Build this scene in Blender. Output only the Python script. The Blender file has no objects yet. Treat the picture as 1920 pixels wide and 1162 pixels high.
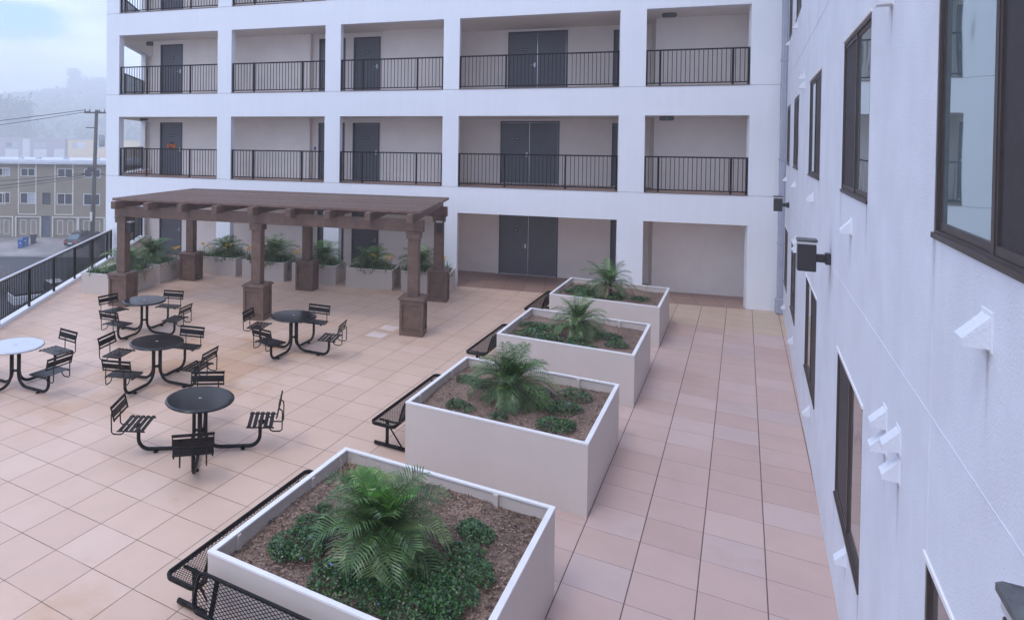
import bpy, math, random
from mathutils import Vector, Matrix
random.seed(7)
D = bpy.data
scene = bpy.context.scene
COL = scene.collection
R = math.radians
PI = math.pi

# ------------------------------------------------------------------ materials
def new_mat(name):
    m = D.materials.new(name); m.use_nodes = True
    nt = m.node_tree
    b = nt.nodes['Principled BSDF']
    return m, nt, b
def N(nt, t, **kw):
    n = nt.nodes.new(t)
    for k, v in kw.items(): setattr(n, k, v)
    return n
def setin(n, **kw):
    for k, v in kw.items():
        n.inputs[k.replace('_', ' ')].default_value = v
def c4(c): return (c[0], c[1], c[2], 1)

def paint(name, col, rough=.5, var=.06, scale=3.0, bump=0.0, bscale=200, metal=0, streak=0.0, spec=.5, coat=0):
    m, nt, b = new_mat(name); L = nt.links.new
    tc = N(nt, 'ShaderNodeTexCoord')
    no = N(nt, 'ShaderNodeTexNoise'); setin(no, Scale=scale, Detail=6.0, Roughness=.6)
    L(tc.outputs['Object'], no.inputs['Vector'])
    fac = no.outputs['Fac']
    if streak:
        mp = N(nt, 'ShaderNodeMapping'); mp.inputs['Scale'].default_value = (3, 3, .15)
        L(tc.outputs['Object'], mp.inputs['Vector'])
        n2 = N(nt, 'ShaderNodeTexNoise'); setin(n2, Scale=2.0, Detail=5.0, Roughness=.7)
        L(mp.outputs['Vector'], n2.inputs['Vector'])
        mm = N(nt, 'ShaderNodeMix'); mm.data_type = 'FLOAT'; mm.inputs[0].default_value = streak
        L(no.outputs['Fac'], mm.inputs[2]); L(n2.outputs['Fac'], mm.inputs[3]); fac = mm.outputs[0]
    cr = N(nt, 'ShaderNodeValToRGB')
    lo = [max(0, x * (1 - var * 2)) for x in col]; hi = [min(1, x * (1 + var)) for x in col]
    cr.color_ramp.elements[0].position = .3; cr.color_ramp.elements[1].position = .7
    cr.color_ramp.elements[0].color = c4(lo); cr.color_ramp.elements[1].color = c4(hi)
    L(fac, cr.inputs['Fac']); L(cr.outputs['Color'], b.inputs['Base Color'])
    setin(b, Roughness=rough, Metallic=metal); b.inputs['Specular IOR Level'].default_value = spec
    if coat: b.inputs['Coat Weight'].default_value = coat; b.inputs['Coat Roughness'].default_value = .08
    if bump:
        nb = N(nt, 'ShaderNodeTexNoise'); setin(nb, Scale=float(bscale), Detail=4.0, Roughness=.65)
        L(tc.outputs['Object'], nb.inputs['Vector'])
        bp = N(nt, 'ShaderNodeBump'); setin(bp, Strength=bump, Distance=.01)
        L(nb.outputs['Fac'], bp.inputs['Height']); L(bp.outputs['Normal'], b.inputs['Normal'])
    return m

def glass(name, col, rough=.03, ior=1.6, wav=.004, metal=0.0):
    m, nt, b = new_mat(name); L = nt.links.new
    tc = N(nt, 'ShaderNodeTexCoord')
    no = N(nt, 'ShaderNodeTexNoise'); setin(no, Scale=1.3, Detail=1.0)
    L(tc.outputs['Object'], no.inputs['Vector'])
    bp = N(nt, 'ShaderNodeBump'); setin(bp, Strength=.25, Distance=wav * 5)
    L(no.outputs['Fac'], bp.inputs['Height']); L(bp.outputs['Normal'], b.inputs['Normal'])
    setin(b, Base_Color=c4(col), Roughness=rough, IOR=ior, Metallic=metal)
    return m

def tiles(name, ox, oy, T, ramp, gap=.008, joint=(.10, .07, .06), rough=.5, long_gap=.008, stain=.5, stain_col=(.42, .27, .14), mott=.12, damp=None):
    """square paver grid with one tone per paver, thin joints, water stains"""
    m, nt, b = new_mat(name); L = nt.links.new
    tc = N(nt, 'ShaderNodeTexCoord')
    mp = N(nt, 'ShaderNodeMapping'); mp.vector_type = 'POINT'
    mp.inputs['Location'].default_value = (-ox / T, -oy / T, 0); mp.inputs['Scale'].default_value = (1 / T, 1 / T, 1)
    L(tc.outputs['Object'], mp.inputs['Vector'])
    sp = N(nt, 'ShaderNodeSeparateXYZ'); L(mp.outputs['Vector'], sp.inputs[0])
    def M(op, a, bb=None, cc=None):
        n = N(nt, 'ShaderNodeMath', operation=op)
        for i, v in enumerate((a, bb, cc)):
            if v is None: continue
            if isinstance(v, (int, float)): n.inputs[i].default_value = v
            else: L(v, n.inputs[i])
        return n.outputs[0]
    fx = M('FLOOR', sp.outputs[0]); fy = M('FLOOR', sp.outputs[1])
    cb = N(nt, 'ShaderNodeCombineXYZ'); L(fx, cb.inputs[0]); L(fy, cb.inputs[1])
    wn = N(nt, 'ShaderNodeTexWhiteNoise', noise_dimensions='2D'); L(cb.outputs[0], wn.inputs['Vector'])
    cr = N(nt, 'ShaderNodeValToRGB'); el = cr.color_ramp.elements
    while len(el) < len(ramp): el.new(.5)
    for i, c in enumerate(ramp):
        el[i].position = i / (len(ramp) - 1); el[i].color = c4(c)
    L(wn.outputs['Value'], cr.inputs['Fac'])
    # mottling inside pavers, offset per paver
    ad = N(nt, 'ShaderNodeVectorMath', operation='MULTIPLY_ADD')
    L(wn.outputs['Color'], ad.inputs[0]); ad.inputs[1].default_value = (9, 9, 9); L(tc.outputs['Object'], ad.inputs[2])
    no = N(nt, 'ShaderNodeTexNoise'); setin(no, Scale=2.2, Detail=7.0, Roughness=.62)
    L(ad.outputs[0], no.inputs['Vector'])
    mo = M('MULTIPLY_ADD', no.outputs['Fac'], mott * 2, 1 - mott)
    n3 = N(nt, 'ShaderNodeTexNoise'); setin(n3, Scale=140.0, Detail=2.0); L(tc.outputs['Object'], n3.inputs['Vector'])
    mo2 = M('MULTIPLY', mo, M('MULTIPLY_ADD', n3.outputs['Fac'], .12, .94))
    mul = N(nt, 'ShaderNodeVectorMath', operation='SCALE'); L(cr.outputs['Color'], mul.inputs[0]); L(mo2, mul.inputs['Scale'])
    # large stains
    ns = N(nt, 'ShaderNodeTexNoise'); setin(ns, Scale=.45, Detail=8.0, Roughness=.6); L(tc.outputs['Object'], ns.inputs['Vector'])
    sr = N(nt, 'ShaderNodeMapRange'); sr.inputs[1].default_value = .55; sr.inputs[2].default_value = .72
    sr.inputs[3].default_value = 0; sr.inputs[4].default_value = stain; L(ns.outputs['Fac'], sr.inputs[0])
    # some whole pavers more stained
    ws = M('MULTIPLY', sr.outputs[0], M('MULTIPLY_ADD', wn.outputs['Value'], .8, .3))
    if damp:
        dv = N(nt, 'ShaderNodeVectorMath', operation='DISTANCE'); L(tc.outputs['Object'], dv.inputs[0]); dv.inputs[1].default_value = (damp[0], damp[1], 0)
        nd = N(nt, 'ShaderNodeTexNoise'); setin(nd, Scale=1.1, Detail=6.0, Roughness=.65); L(tc.outputs['Object'], nd.inputs['Vector'])
        dm = N(nt, 'ShaderNodeMapRange'); dm.inputs[1].default_value = damp[2]; dm.inputs[2].default_value = damp[2] * .2; dm.inputs[3].default_value = -.12; dm.inputs[4].default_value = .22
        L(dv.outputs['Value'], dm.inputs[0])
        d2 = N(nt, 'ShaderNodeMapRange'); d2.inputs[1].default_value = .52; d2.inputs[2].default_value = .68; d2.inputs[3].default_value = 0; d2.inputs[4].default_value = .75
        L(M('ADD', nd.outputs['Fac'], dm.outputs[0]), d2.inputs[0])
        ws = M('MAXIMUM', ws, M('MULTIPLY', d2.outputs[0], M('MULTIPLY_ADD', wn.outputs['Value'], .7, .35)))
    mx = N(nt, 'ShaderNodeMix'); mx.data_type = 'RGBA'; L(ws, mx.inputs[0]); L(mul.outputs[0], mx.inputs[6]); mx.inputs[7].default_value = c4(stain_col)
    # joints
    gx = M('PINGPONG', sp.outputs[0], .5); gy = M('PINGPONG', sp.outputs[1], .5)
    jx = M('LESS_THAN', gx, long_gap / T / 2); jy = M('LESS_THAN', gy, gap / T / 2)
    nj = N(nt, 'ShaderNodeTexNoise'); setin(nj, Scale=1.7, Detail=3.0); L(tc.outputs['Object'], nj.inputs['Vector'])
    jyw = M('MULTIPLY', jy, M('MINIMUM', M('MULTIPLY_ADD', nj.outputs['Fac'], 3.0, -.55), 1.0))
    j = M('MAXIMUM', jx, M('MAXIMUM', jyw, 0.0))
    mj = N(nt, 'ShaderNodeMix'); mj.data_type = 'RGBA'; L(j, mj.inputs[0]); L(mx.outputs[2], mj.inputs[6]); mj.inputs[7].default_value = c4(joint)
    L(mj.outputs[2], b.inputs['Base Color'])
    rg = M('MULTIPLY_ADD', ns.outputs['Fac'], -.5, rough + .25); L(rg, b.inputs['Roughness'])
    bp = N(nt, 'ShaderNodeBump'); setin(bp, Strength=.6, Distance=.004)
    h = M('SUBTRACT', M('MULTIPLY', no.outputs['Fac'], .25), j)
    L(h, bp.inputs['Height']); L(bp.outputs['Normal'], b.inputs['Normal'])
    return m

def ramp_noise(name, cols, scale=60, rough=.9, bump=.5, detail=6, dist=.01, big=None):
    m, nt, b = new_mat(name); L = nt.links.new
    tc = N(nt, 'ShaderNodeTexCoord')
    no = N(nt, 'ShaderNodeTexNoise'); setin(no, Scale=float(scale), Detail=float(detail), Roughness=.7)
    L(tc.outputs['Object'], no.inputs['Vector'])
    cr = N(nt, 'ShaderNodeValToRGB'); el = cr.color_ramp.elements
    while len(el) < len(cols): el.new(.5)
    for i, c in enumerate(cols):
        el[i].position = .3 + .4 * i / (len(cols) - 1); el[i].color = c4(c)
    L(no.outputs['Fac'], cr.inputs['Fac'])
    out = cr.outputs['Color']
    if big:
        n2 = N(nt, 'ShaderNodeTexNoise'); setin(n2, Scale=float(big), Detail=4.0); L(tc.outputs['Object'], n2.inputs['Vector'])
        mr = N(nt, 'ShaderNodeMapRange'); mr.inputs[1].default_value = .3; mr.inputs[2].default_value = .7; mr.inputs[3].default_value = .6; mr.inputs[4].default_value = 1.2
        L(n2.outputs['Fac'], mr.inputs[0])
        sc = N(nt, 'ShaderNodeVectorMath', operation='SCALE'); L(out, sc.inputs[0]); L(mr.outputs[0], sc.inputs['Scale']); out = sc.outputs[0]
    L(out, b.inputs['Base Color']); setin(b, Roughness=rough)
    bp = N(nt, 'ShaderNodeBump'); setin(bp, Strength=bump, Distance=dist)
    L(no.outputs['Fac'], bp.inputs['Height']); L(bp.outputs['Normal'], b.inputs['Normal'])
    return m

def leafmat(name, a, bcol, rough=.36):
    m, nt, b = new_mat(name); L = nt.links.new
    tc = N(nt, 'ShaderNodeTexCoord')
    no = N(nt, 'ShaderNodeTexNoise'); setin(no, Scale=14.0, Detail=3.0); L(tc.outputs['Object'], no.inputs['Vector'])
    cr = N(nt, 'ShaderNodeValToRGB'); cr.color_ramp.elements[0].position = .35; cr.color_ramp.elements[1].position = .65
    cr.color_ramp.elements[0].color = c4(a); cr.color_ramp.elements[1].color = c4(bcol)
    L(no.outputs['Fac'], cr.inputs['Fac']); L(cr.outputs['Color'], b.inputs['Base Color'])
    setin(b, Roughness=rough); b.inputs['Transmission Weight'].default_value = 0
    try: b.inputs['Subsurface Weight'].default_value = 0
    except Exception: pass
    return m

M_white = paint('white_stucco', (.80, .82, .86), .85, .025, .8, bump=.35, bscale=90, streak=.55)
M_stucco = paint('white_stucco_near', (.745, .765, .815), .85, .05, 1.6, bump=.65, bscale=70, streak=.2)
M_beige = paint('corridor_wall_paint', (.88, .81, .75), .8, .03, 1.5, bump=.15, bscale=90)
M_ceil = paint('corridor_ceiling', (.82, .77, .72), .85, .03, 1.0)
M_groove_shade = paint('groove_shade_grey', (.42, .42, .45), .8)  # grey that paints in the shade of the facade score grooves
M_doorp = paint('grey_door_paint', (.115, .12, .14), .42, .04, 3)
M_doorf = paint('dark_door_frame', (.06, .062, .075), .45, .03, 3)
M_steel = paint('brushed_steel', (.55, .55, .56), .3, .03, 5, metal=1)
M_black = paint('black_rail_paint', (.007, .006, .008), .4, .05, 8, spec=.15)
M_blackg = paint('black_glossy_coating', (.005, .0045, .005), .25, .15, 9, spec=.22)
M_top = paint('black_wet_tabletop', (.005, .006, .008), .13, .3, 2.5, spec=.5)
M_topw = paint('wet_tabletop_sky_sheen', (.42, .44, .48), .12, .03, 2.5, spec=.9, coat=.6)  # sky reflection on the wet top put into a pale base colour
M_cover = paint('pale_cover', (.74, .60, .54), .7, .06, 4)
M_cap = paint('cap_rail_sky_sheen', (.62, .63, .66), .4, .04, 4)  # pale base colour stands in for sky reflected on the rail
M_pbox = paint('planter_beige_paint', (.585, .52, .475), .6, .03, 1.0, bump=.06, bscale=60, streak=.3)
M_prim = paint('planter_rim_light', (.80, .78, .78), .5, .03, 6)
M_wood = paint('pergola_brown_paint', (.15, .092, .068), .55, .16, 5, bump=.35, bscale=60)
M_woodd = paint('pergola_slat_brown', (.135, .084, .066), .5, .16, 7, bump=.2, bscale=40)
def object_tone(m, lo, hi):
    nt = m.node_tree; b = nt.nodes['Principled BSDF']; l = b.inputs['Base Color'].links[0]; src = l.from_socket
    oi = nt.nodes.new('ShaderNodeObjectInfo'); mr_ = nt.nodes.new('ShaderNodeMapRange'); mr_.inputs[3].default_value = lo; mr_.inputs[4].default_value = hi
    sc_ = nt.nodes.new('ShaderNodeVectorMath'); sc_.operation = 'SCALE'
    nt.links.new(oi.outputs['Random'], mr_.inputs[0]); nt.links.new(src, sc_.inputs[0]); nt.links.new(mr_.outputs[0], sc_.inputs['Scale']); nt.links.new(sc_.outputs[0], b.inputs['Base Color'])
object_tone(M_woodd, .7, 1.35)
M_mulch = ramp_noise('mulch_bed', [(.045, .03, .022), (.16, .10, .075), (.30, .20, .15), (.48, .36, .28)], 55, .95, .9, big=1.6)
M_mulchd = ramp_noise('dark_wet_soil', [(.012, .008, .006), (.04, .025, .018), (.07, .045, .03)], 40, .9, .9)
M_chip = paint('wood_chip', (.34, .23, .16), .9, .5, 30)
M_chip2 = paint('dark_wood_chip', (.11, .065, .045), .9, .5, 30)
M_palm = leafmat('palm_leaf', (.018, .055, .012), (.075, .155, .032))
M_palm2 = leafmat('palm_leaf_pale', (.07, .13, .035), (.19, .29, .09))
M_palm3 = leafmat('palm_leaf_young', (.035, .13, .012), (.10, .26, .03))
M_dead = leafmat('palm_leaf_dry', (.22, .18, .09), (.40, .33, .20), .7)
M_fib = ramp_noise('palm_trunk_fibre', [(.02, .013, .01), (.09, .055, .04), (.16, .10, .07)], 70, .95, 1)
M_vinca = leafmat('groundcover_leaf', (.008, .036, .008), (.034, .105, .018), .35)
M_vinca2 = leafmat('groundcover_leaf_light', (.02, .085, .015), (.06, .17, .035), .35)
M_vflow = paint('blue_flower', (.22, .26, .75), .6)
M_yflow = paint('yellow_flower', (.95, .62, .06), .5)
M_oflow = paint('orange_flower', (.75, .22, .03), .5)
M_frame = paint('window_frame_bronze', (.060, .045, .042), .4, .05, 6)
M_glass = glass('teal_window_glass', (.34, .47, .50), .02, 2.0, metal=.7)
M_glassg = glass('grey_window_glass', (.26, .24, .22), .04, 1.7, metal=.5)
M_screen = paint('window_screen_mesh', (.048, .042, .045), .55, .12, 30, bump=.15, bscale=500, spec=.3)
M_lamp = paint('dark_lamp_metal', (.030, .026, .028), .35, .05, 8)
M_lampt = paint('weathered_lamp_cap', (.11, .115, .12), .5, .25, 25)
M_lens = paint('lamp_white_band', (.55, .55, .56), .4)
M_pipe = paint('downpipe_grey_blue', (.36, .38, .46), .5, .05, 3)
M_asph = ramp_noise('asphalt', [(.035, .036, .04), (.055, .056, .062), (.075, .076, .08)], 25, .85, .3, big=.15)
M_conc = ramp_noise('driveway_concrete', [(.22, .20, .19), (.30, .28, .27), (.36, .34, .33)], 6, .85, .2, big=.3)
M_kerb = ramp_noise('kerb_concrete', [(.26, .25, .25), (.36, .35, .35)], 5, .85, .2)
M_ground = ramp_noise('ground_earth', [(.14, .14, .12), (.22, .21, .18)], 1.5, .95, .2)
M_tan = paint('tan_siding', (.27, .225, .165), .8, .06, .7, bump=.1, bscale=12)
M_tand = paint('tan_garage_door', (.25, .21, .155), .7, .05, 1.5)
M_trimw = paint('cream_trim', (.66, .62, .56), .6, .05, 3)
M_roofw = paint('pale_flat_roof', (.55, .56, .60), .8, .08, 1)
M_wing = glass('house_window_glass', (.055, .06, .07), .08, 1.5)
M_curt = paint('window_blind', (.42, .45, .50), .7, .1, 4)
M_bluedoor = paint('blue_grey_entry_door', (.085, .10, .13), .5)
M_greyh = paint('grey_house_wall', (.36, .31, .36), .8, .05, .4)
M_yelh = paint('yellow_house_wall', (.80, .58, .32), .8, .05, .4)
M_whp = paint('white_garage_panel', (.68, .68, .72), .7, .04, .4)
M_car = paint('dark_car_paint', (.012, .014, .02), .25, .05, 3, coat=.8)
M_carw = paint('white_car_paint', (.72, .72, .74), .3, .03, 3, coat=.6)
M_carg = glass('car_glass', (.02, .025, .03), .04, 1.5)
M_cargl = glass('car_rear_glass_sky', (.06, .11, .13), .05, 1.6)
M_tyre = paint('tyre_rubber', (.02, .02, .02), .8)
M_rim = paint('wheel_rim', (.35, .35, .36), .35, metal=.8)
M_red = paint('tail_light_red', (.55, .02, .02), .3)
M_blue = paint('blue_bin_plastic', (.012, .10, .33), .45, .08, 5)
M_bin = paint('dark_bin_plastic', (.03, .03, .034), .5, .08, 5)
M_pole = paint('weathered_pole', (.10, .085, .07), .9, .15, 4)
M_wire = paint('cable_black', (.04, .04, .045), .6)
M_insul = paint('insulator_grey', (.14, .15, .16), .5)
M_trans = paint('transformer_grey', (.33, .36, .38), .5)
M_farleaf = leafmat('distant_foliage', (.04, .055, .03), (.075, .095, .055), .8)
M_bark = paint('bark', (.10, .075, .055), .9, .2, 6)
M_hill = ramp_noise('hill_scrub', [(.06, .07, .05), (.10, .11, .07), (.15, .15, .11)], .15, .95, .4)
M_twig = paint('dry_twigs', (.22, .16, .12), .9, .2, 6)
M_green = paint('exit_sign_green', (.05, .55, .25), .4)
M_fix = paint('light_fixture_grey', (.10, .09, .09), .4)
M_edge = paint('slab_edge_brown', (.22, .16, .14), .7, .08, 3)
M_plate = paint('number_plate_black', (.012, .012, .014), .4)
M_sticker = paint('blue_sticker', (.03, .16, .5), .5)

T = .61
GX, GY = .2863, 7.1614
M_tileL = tiles('patio_pavers_beige', GX, GY, T, [(.60, .42, .318), (.64, .452, .345), (.61, .428, .322), (.655, .472, .368)], gap=.009, long_gap=.009, joint=(.14, .085, .055), stain=.95, stain_col=(.52, .30, .16), mott=.09, damp=(-9.6, 10.6, 3.6))
M_tileR = tiles('walkway_pavers_terracotta', GX, GY, T, [(.485, .335, .285), (.535, .385, .34), (.505, .355, .30), (.555, .41, .365), (.51, .385, .355)], gap=.006, long_gap=.011, joint=(.10, .06, .05), stain=.45, stain_col=(.36, .20, .15), mott=.12)
M_tileG = tiles('gallery_pavers_brown', .2, .1, T, [(.30, .185, .15), (.34, .22, .18), (.32, .20, .16)], gap=.008, long_gap=.010, joint=(.08, .05, .04), stain=.2, mott=.08)
M_tileY = tiles('strip_pavers_tan', GX, GY, T, [(.50, .385, .29), (.54, .405, .30), (.52, .38, .29)], gap=.006, long_gap=.011, joint=(.07, .04, .035), stain=.1, mott=.1)  # tan pavers, yellower than the walkway

# ------------------------------------------------------------------ mesh helpers
class MB:
    def __init__(s): s.v = []; s.f = []; s.mi = []; s.sm = []; s.m = Matrix.Identity(4)
    def pts(s, ps):
        n = len(s.v)
        for p_ in ps: s.v.append(tuple(s.m @ Vector(p_)))
        return n
    def face(s, idx, mi=0, sm=False): s.f.append(tuple(idx)); s.mi.append(mi); s.sm.append(sm)
    def poly(s, ps, mi=0):
        n = s.pts(ps); s.face(range(n, n + len(ps)), mi)
    def box(s, x0, x1, y0, y1, z0, z1, mi=0):
        n = s.pts([(x0, y0, z0), (x1, y0, z0), (x1, y1, z0), (x0, y1, z0), (x0, y0, z1), (x1, y0, z1), (x1, y1, z1), (x0, y1, z1)])
        for q in ((0, 3, 2, 1), (4, 5, 6, 7), (0, 1, 5, 4), (1, 2, 6, 5), (2, 3, 7, 6), (3, 0, 4, 7)):
            s.face([n + k for k in q], mi)
    def bbox(s, x0, x1, y0, y1, z0, z1, b=.01, mi=0):
        """box with chamfered edges"""
        b = min(b, (x1 - x0) * .45, (y1 - y0) * .45, (z1 - z0) * .45)
        def ring(z, i):
            return [(x0 + i + b, y0 + i, z), (x1 - i - b, y0 + i, z), (x1 - i, y0 + i + b, z), (x1 - i, y1 - i - b, z),
                    (x1 - i - b, y1 - i, z), (x0 + i + b, y1 - i, z), (x0 + i, y1 - i - b, z), (x0 + i, y0 + i + b, z)]
        rings = [ring(z0, b * .9), ring(z0 + b, 0), ring(z1 - b, 0), ring(z1, b * .9)]
        n = s.pts([p_ for r in rings for p_ in r])
        s.face([n + k for k in range(7, -1, -1)], mi); s.face([n + 24 + k for k in range(8)], mi)
        for r in range(3):
            for k in range(8):
                a = n + r * 8 + k; c = n + r * 8 + (k + 1) % 8
                s.face([a, c, c + 8, a + 8], mi)
    def prism(s, poly, z0, z1, mi=0):
        k = len(poly); n = s.pts([(x, y, z0) for x, y in poly] + [(x, y, z1) for x, y in poly])
        s.face([n + i for i in range(k - 1, -1, -1)], mi); s.face([n + k + i for i in range(k)], mi)
        for i in range(k):
            j = (i + 1) % k; s.face([n + i, n + j, n + k + j, n + k + i], mi)
    def tube(s, path, r, seg=8, mi=0, cap=True, sm=True):
        P = [Vector(q) for q in path]; rs = r if isinstance(r, (list, tuple)) else [r] * len(P)
        n0 = len(s.v); up = None
        for i, q in enumerate(P):
            t = (P[min(i + 1, len(P) - 1)] - P[max(i - 1, 0)])
            t = t.normalized() if t.length > 1e-9 else Vector((0, 0, 1))
            if up is None:
                a = Vector((0, 0, 1)) if abs(t.z) < .9 else Vector((1, 0, 0))
                up = t.cross(a).normalized()
            else:
                up = (up - t * up.dot(t))
                up = up.normalized() if up.length > 1e-6 else t.orthogonal().normalized()
            w = t.cross(up)
            s.pts([q + (up * math.cos(2 * PI * k / seg) + w * math.sin(2 * PI * k / seg)) * rs[i] for k in range(seg)])
        for i in range(len(P) - 1):
            for k in range(seg):
                a = n0 + i * seg + k; b_ = n0 + i * seg + (k + 1) % seg
                s.face([a, b_, b_ + seg, a + seg], mi, sm)
        if cap:
            s.face([n0 + k for k in range(seg - 1, -1, -1)], mi); e = n0 + (len(P) - 1) * seg
            s.face([e + k for k in range(seg)], mi)
    def bar(s, a, b_, w, h, mi=0):
        """rectangular bar from a to b, width w (horizontal), height h"""
        a = Vector(a); b_ = Vector(b_); t = (b_ - a).normalized()
        u = t.cross(Vector((0, 0, 1)))
        u = u.normalized() if u.length > 1e-4 else Vector((1, 0, 0))
        v = u.cross(t)
        n = s.pts([p_ + u * (i * w / 2) + v * (j * h / 2) for p_ in (a, b_) for i, j in ((-1, -1), (1, -1), (1, 1), (-1, 1))])
        for q in ((3, 2, 1, 0), (4, 5, 6, 7), (0, 1, 5, 4), (1, 2, 6, 5), (2, 3, 7, 6), (3, 0, 4, 7)): s.face([n + k for k in q], mi)
    def lathe(s, prof, seg=48, cx=0, cy=0, mi=0):
        n = len(s.v)
        for r_, z in prof: s.pts([(cx + r_ * math.cos(2 * PI * k / seg), cy + r_ * math.sin(2 * PI * k / seg), z) for k in range(seg)])
        for i in range(len(prof) - 1):
            for k in range(seg):
                a = n + i * seg + k; b_ = n + i * seg + (k + 1) % seg
                s.face([a, b_, b_ + seg, a + seg], mi, True)
        s.face([n + k for k in range(seg - 1, -1, -1)], mi); e = n + (len(prof) - 1) * seg
        s.face([e + k for k in range(seg)], mi)
    def holes(s, xs, zs, filled, y0, y1, mi=0):
        """wall in the x-z plane from y0 to y1; filled(i,j) says whether a cell is solid"""
        nx, nz = len(xs) - 1, len(zs) - 1
        ok = lambda i, j: 0 <= i < nx and 0 <= j < nz and filled(i, j)
        n = s.pts([(x, y, z) for y in (y0, y1) for z in zs for x in xs])
        V = lambda i, j, k: n + k * (nx + 1) * (nz + 1) + j * (nx + 1) + i
        for i in range(nx):
            for j in range(nz):
                if not ok(i, j): continue
                s.face([V(i, j, 0), V(i + 1, j, 0), V(i + 1, j + 1, 0), V(i, j + 1, 0)], mi)
                s.face([V(i, j, 1), V(i, j + 1, 1), V(i + 1, j + 1, 1), V(i + 1, j, 1)], mi)
                if not ok(i - 1, j): s.face([V(i, j, 0), V(i, j + 1, 0), V(i, j + 1, 1), V(i, j, 1)], mi)
                if not ok(i + 1, j): s.face([V(i + 1, j, 0), V(i + 1, j, 1), V(i + 1, j + 1, 1), V(i + 1, j + 1, 0)], mi)
                if not ok(i, j - 1): s.face([V(i, j, 0), V(i, j, 1), V(i + 1, j, 1), V(i + 1, j, 0)], mi)
                if not ok(i, j + 1): s.face([V(i, j + 1, 0), V(i + 1, j + 1, 0), V(i + 1, j + 1, 1), V(i, j + 1, 1)], mi)
    def build(s, name, mats, parent=None):
        me = D.meshes.new(name); me.from_pydata(s.v, [], s.f)
        for mt in (mats if isinstance(mats, (list, tuple)) else [mats]): me.materials.append(mt)
        if any(s.mi): me.polygons.foreach_set('material_index', s.mi)
        if any(s.sm): me.polygons.foreach_set('use_smooth', s.sm)
        me.update()
        o = D.objects.new(name, me); COL.objects.link(o)
        if parent: o.parent = parent
        return o

def tag(o, label=None, cat=None, group=None, kind=None):
    if label: o['label'] = label
    if cat: o['category'] = cat
    if group: o['group'] = group
    if kind: o['kind'] = kind
    return o
def thing(name, label, cat, loc=(0, 0, 0), rz=0, group=None):
    o = D.objects.new(name, None); COL.objects.link(o); o.location = loc; o.rotation_euler = (0, 0, rz)
    return tag(o, label, cat, group)
def kids(o): return [c for c in D.objects if c.parent == o]
def copy_tree(o, parent=None):
    c = o.copy(); COL.objects.link(c); c.parent = parent
    for ch in kids(o): copy_tree(ch, c)
    return c
def one(name, mb, mat, label, cat, group=None):
    return tag(mb.build(name, mat), label, cat, group)
def cells(segs, holes_):
    """xs list and test from a list of hole rects (x0,x1,z0,z1) inside a rect"""
    x0, x1, z0, z1 = segs
    xs = sorted({x0, x1} | {h[0] for h in holes_} | {h[1] for h in holes_})
    zs = sorted({z0, z1} | {h[2] for h in holes_} | {h[3] for h in holes_})
    def filled(i, j):
        cx = (xs[i] + xs[i + 1]) / 2; cz = (zs[j] + zs[j + 1]) / 2
        return not any(h[0] < cx < h[1] and h[2] < cz < h[3] for h in holes_)
    return xs, zs, filled
def wall(rect, hs, y0, y1, name, mat, parent):
    m = MB(); xs, zs, fl = cells(rect, hs); m.holes(xs, zs, fl, y0, y1); return m.build(name, mat, parent)

# ------------------------------------------------------------------ camera
CAMZ = 4.537
yaw, pitch, roll = R(31.35286395), R(-.85942137), R(.636169)
cy, sy, cp, sp_ = math.cos(yaw), math.sin(yaw), math.cos(pitch), math.sin(pitch)
fw = Vector((-sy * cp, cy * cp, sp_)); rt = Vector((cy, sy, 0)); up = rt.cross(fw)
r2 = rt * math.cos(roll) + up * math.sin(roll); u2 = -rt * math.sin(roll) + up * math.cos(roll)
cam = D.cameras.new('camera'); co = D.objects.new('camera', cam); COL.objects.link(co)
co.matrix_world = Matrix(((r2.x, u2.x, -fw.x, 0), (r2.y, u2.y, -fw.y, 0), (r2.z, u2.z, -fw.z, CAMZ), (0, 0, 0, 1)))
cam.sensor_width = 36; cam.lens = 1259.74 / 1920 * 36
cam.shift_x = (960 - 625.99) / 1920; cam.shift_y = -(581 - 286.86) / 1920
cam.clip_start = .05; cam.clip_end = 3000
scene.camera = co

# ------------------------------------------------------------------ ground level courtyard
E_ = Vector((-.5643, .8256))           # direction of the street-side edge of the deck
P0 = Vector((-15.14, 9.56))
def edge(t, off=0):                     # point along the deck edge, off to the outside (street side)
    return P0 + E_ * t + Vector((-E_.y, E_.x)) * off
def deck():
    a = edge(-15.4, .22); b_ = edge(17.2, .22)
    poly = [(a.x, a.y), (1.0, -3.15), (1.25, 24.6), (b_.x, b_.y)]
    m = MB(); m.prism(poly, -7.55, -.03)
    tag(m.build('deck_base', M_white), kind='structure')
    e0 = edge(-15.4, .02); e1 = edge(9.8, .02)
    m = MB(); k = [(e0.x, e0.y), (-4.0 + .0137 , -3.1), (-4.0 + .0137, 21.6), (e1.x, e1.y)]
    # patio sheet up to the planter column, then the walkway sheet
    xm = GX - 3 * T
    m = MB(); m.prism([(e0.x, e0.y), (xm - 4 * T, -3.1), (xm - 4 * T, 21.55), (-20.4, 17.78), (e1.x, e1.y)][:5], -.03, 0)
    tag(m.build('patio_paving', M_tileL), kind='structure')
    m = MB(); m.prism([(xm - 4 * T, -3.1), (.99, -3.1), (.99, 19.36), (xm - 4 * T, 19.36)], -.03, 0)
    tag(m.build('walkway_paving', M_tileR), kind='structure')
    m = MB(); m.prism([(xm - 4 * T, 19.36), (1.0, 19.36), (1.1, 22.36), (xm - 4 * T, 21.2)], -.03, 0)
    tag(m.build('tan_paving_strip', M_tileY), kind='structure')
deck()

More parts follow.
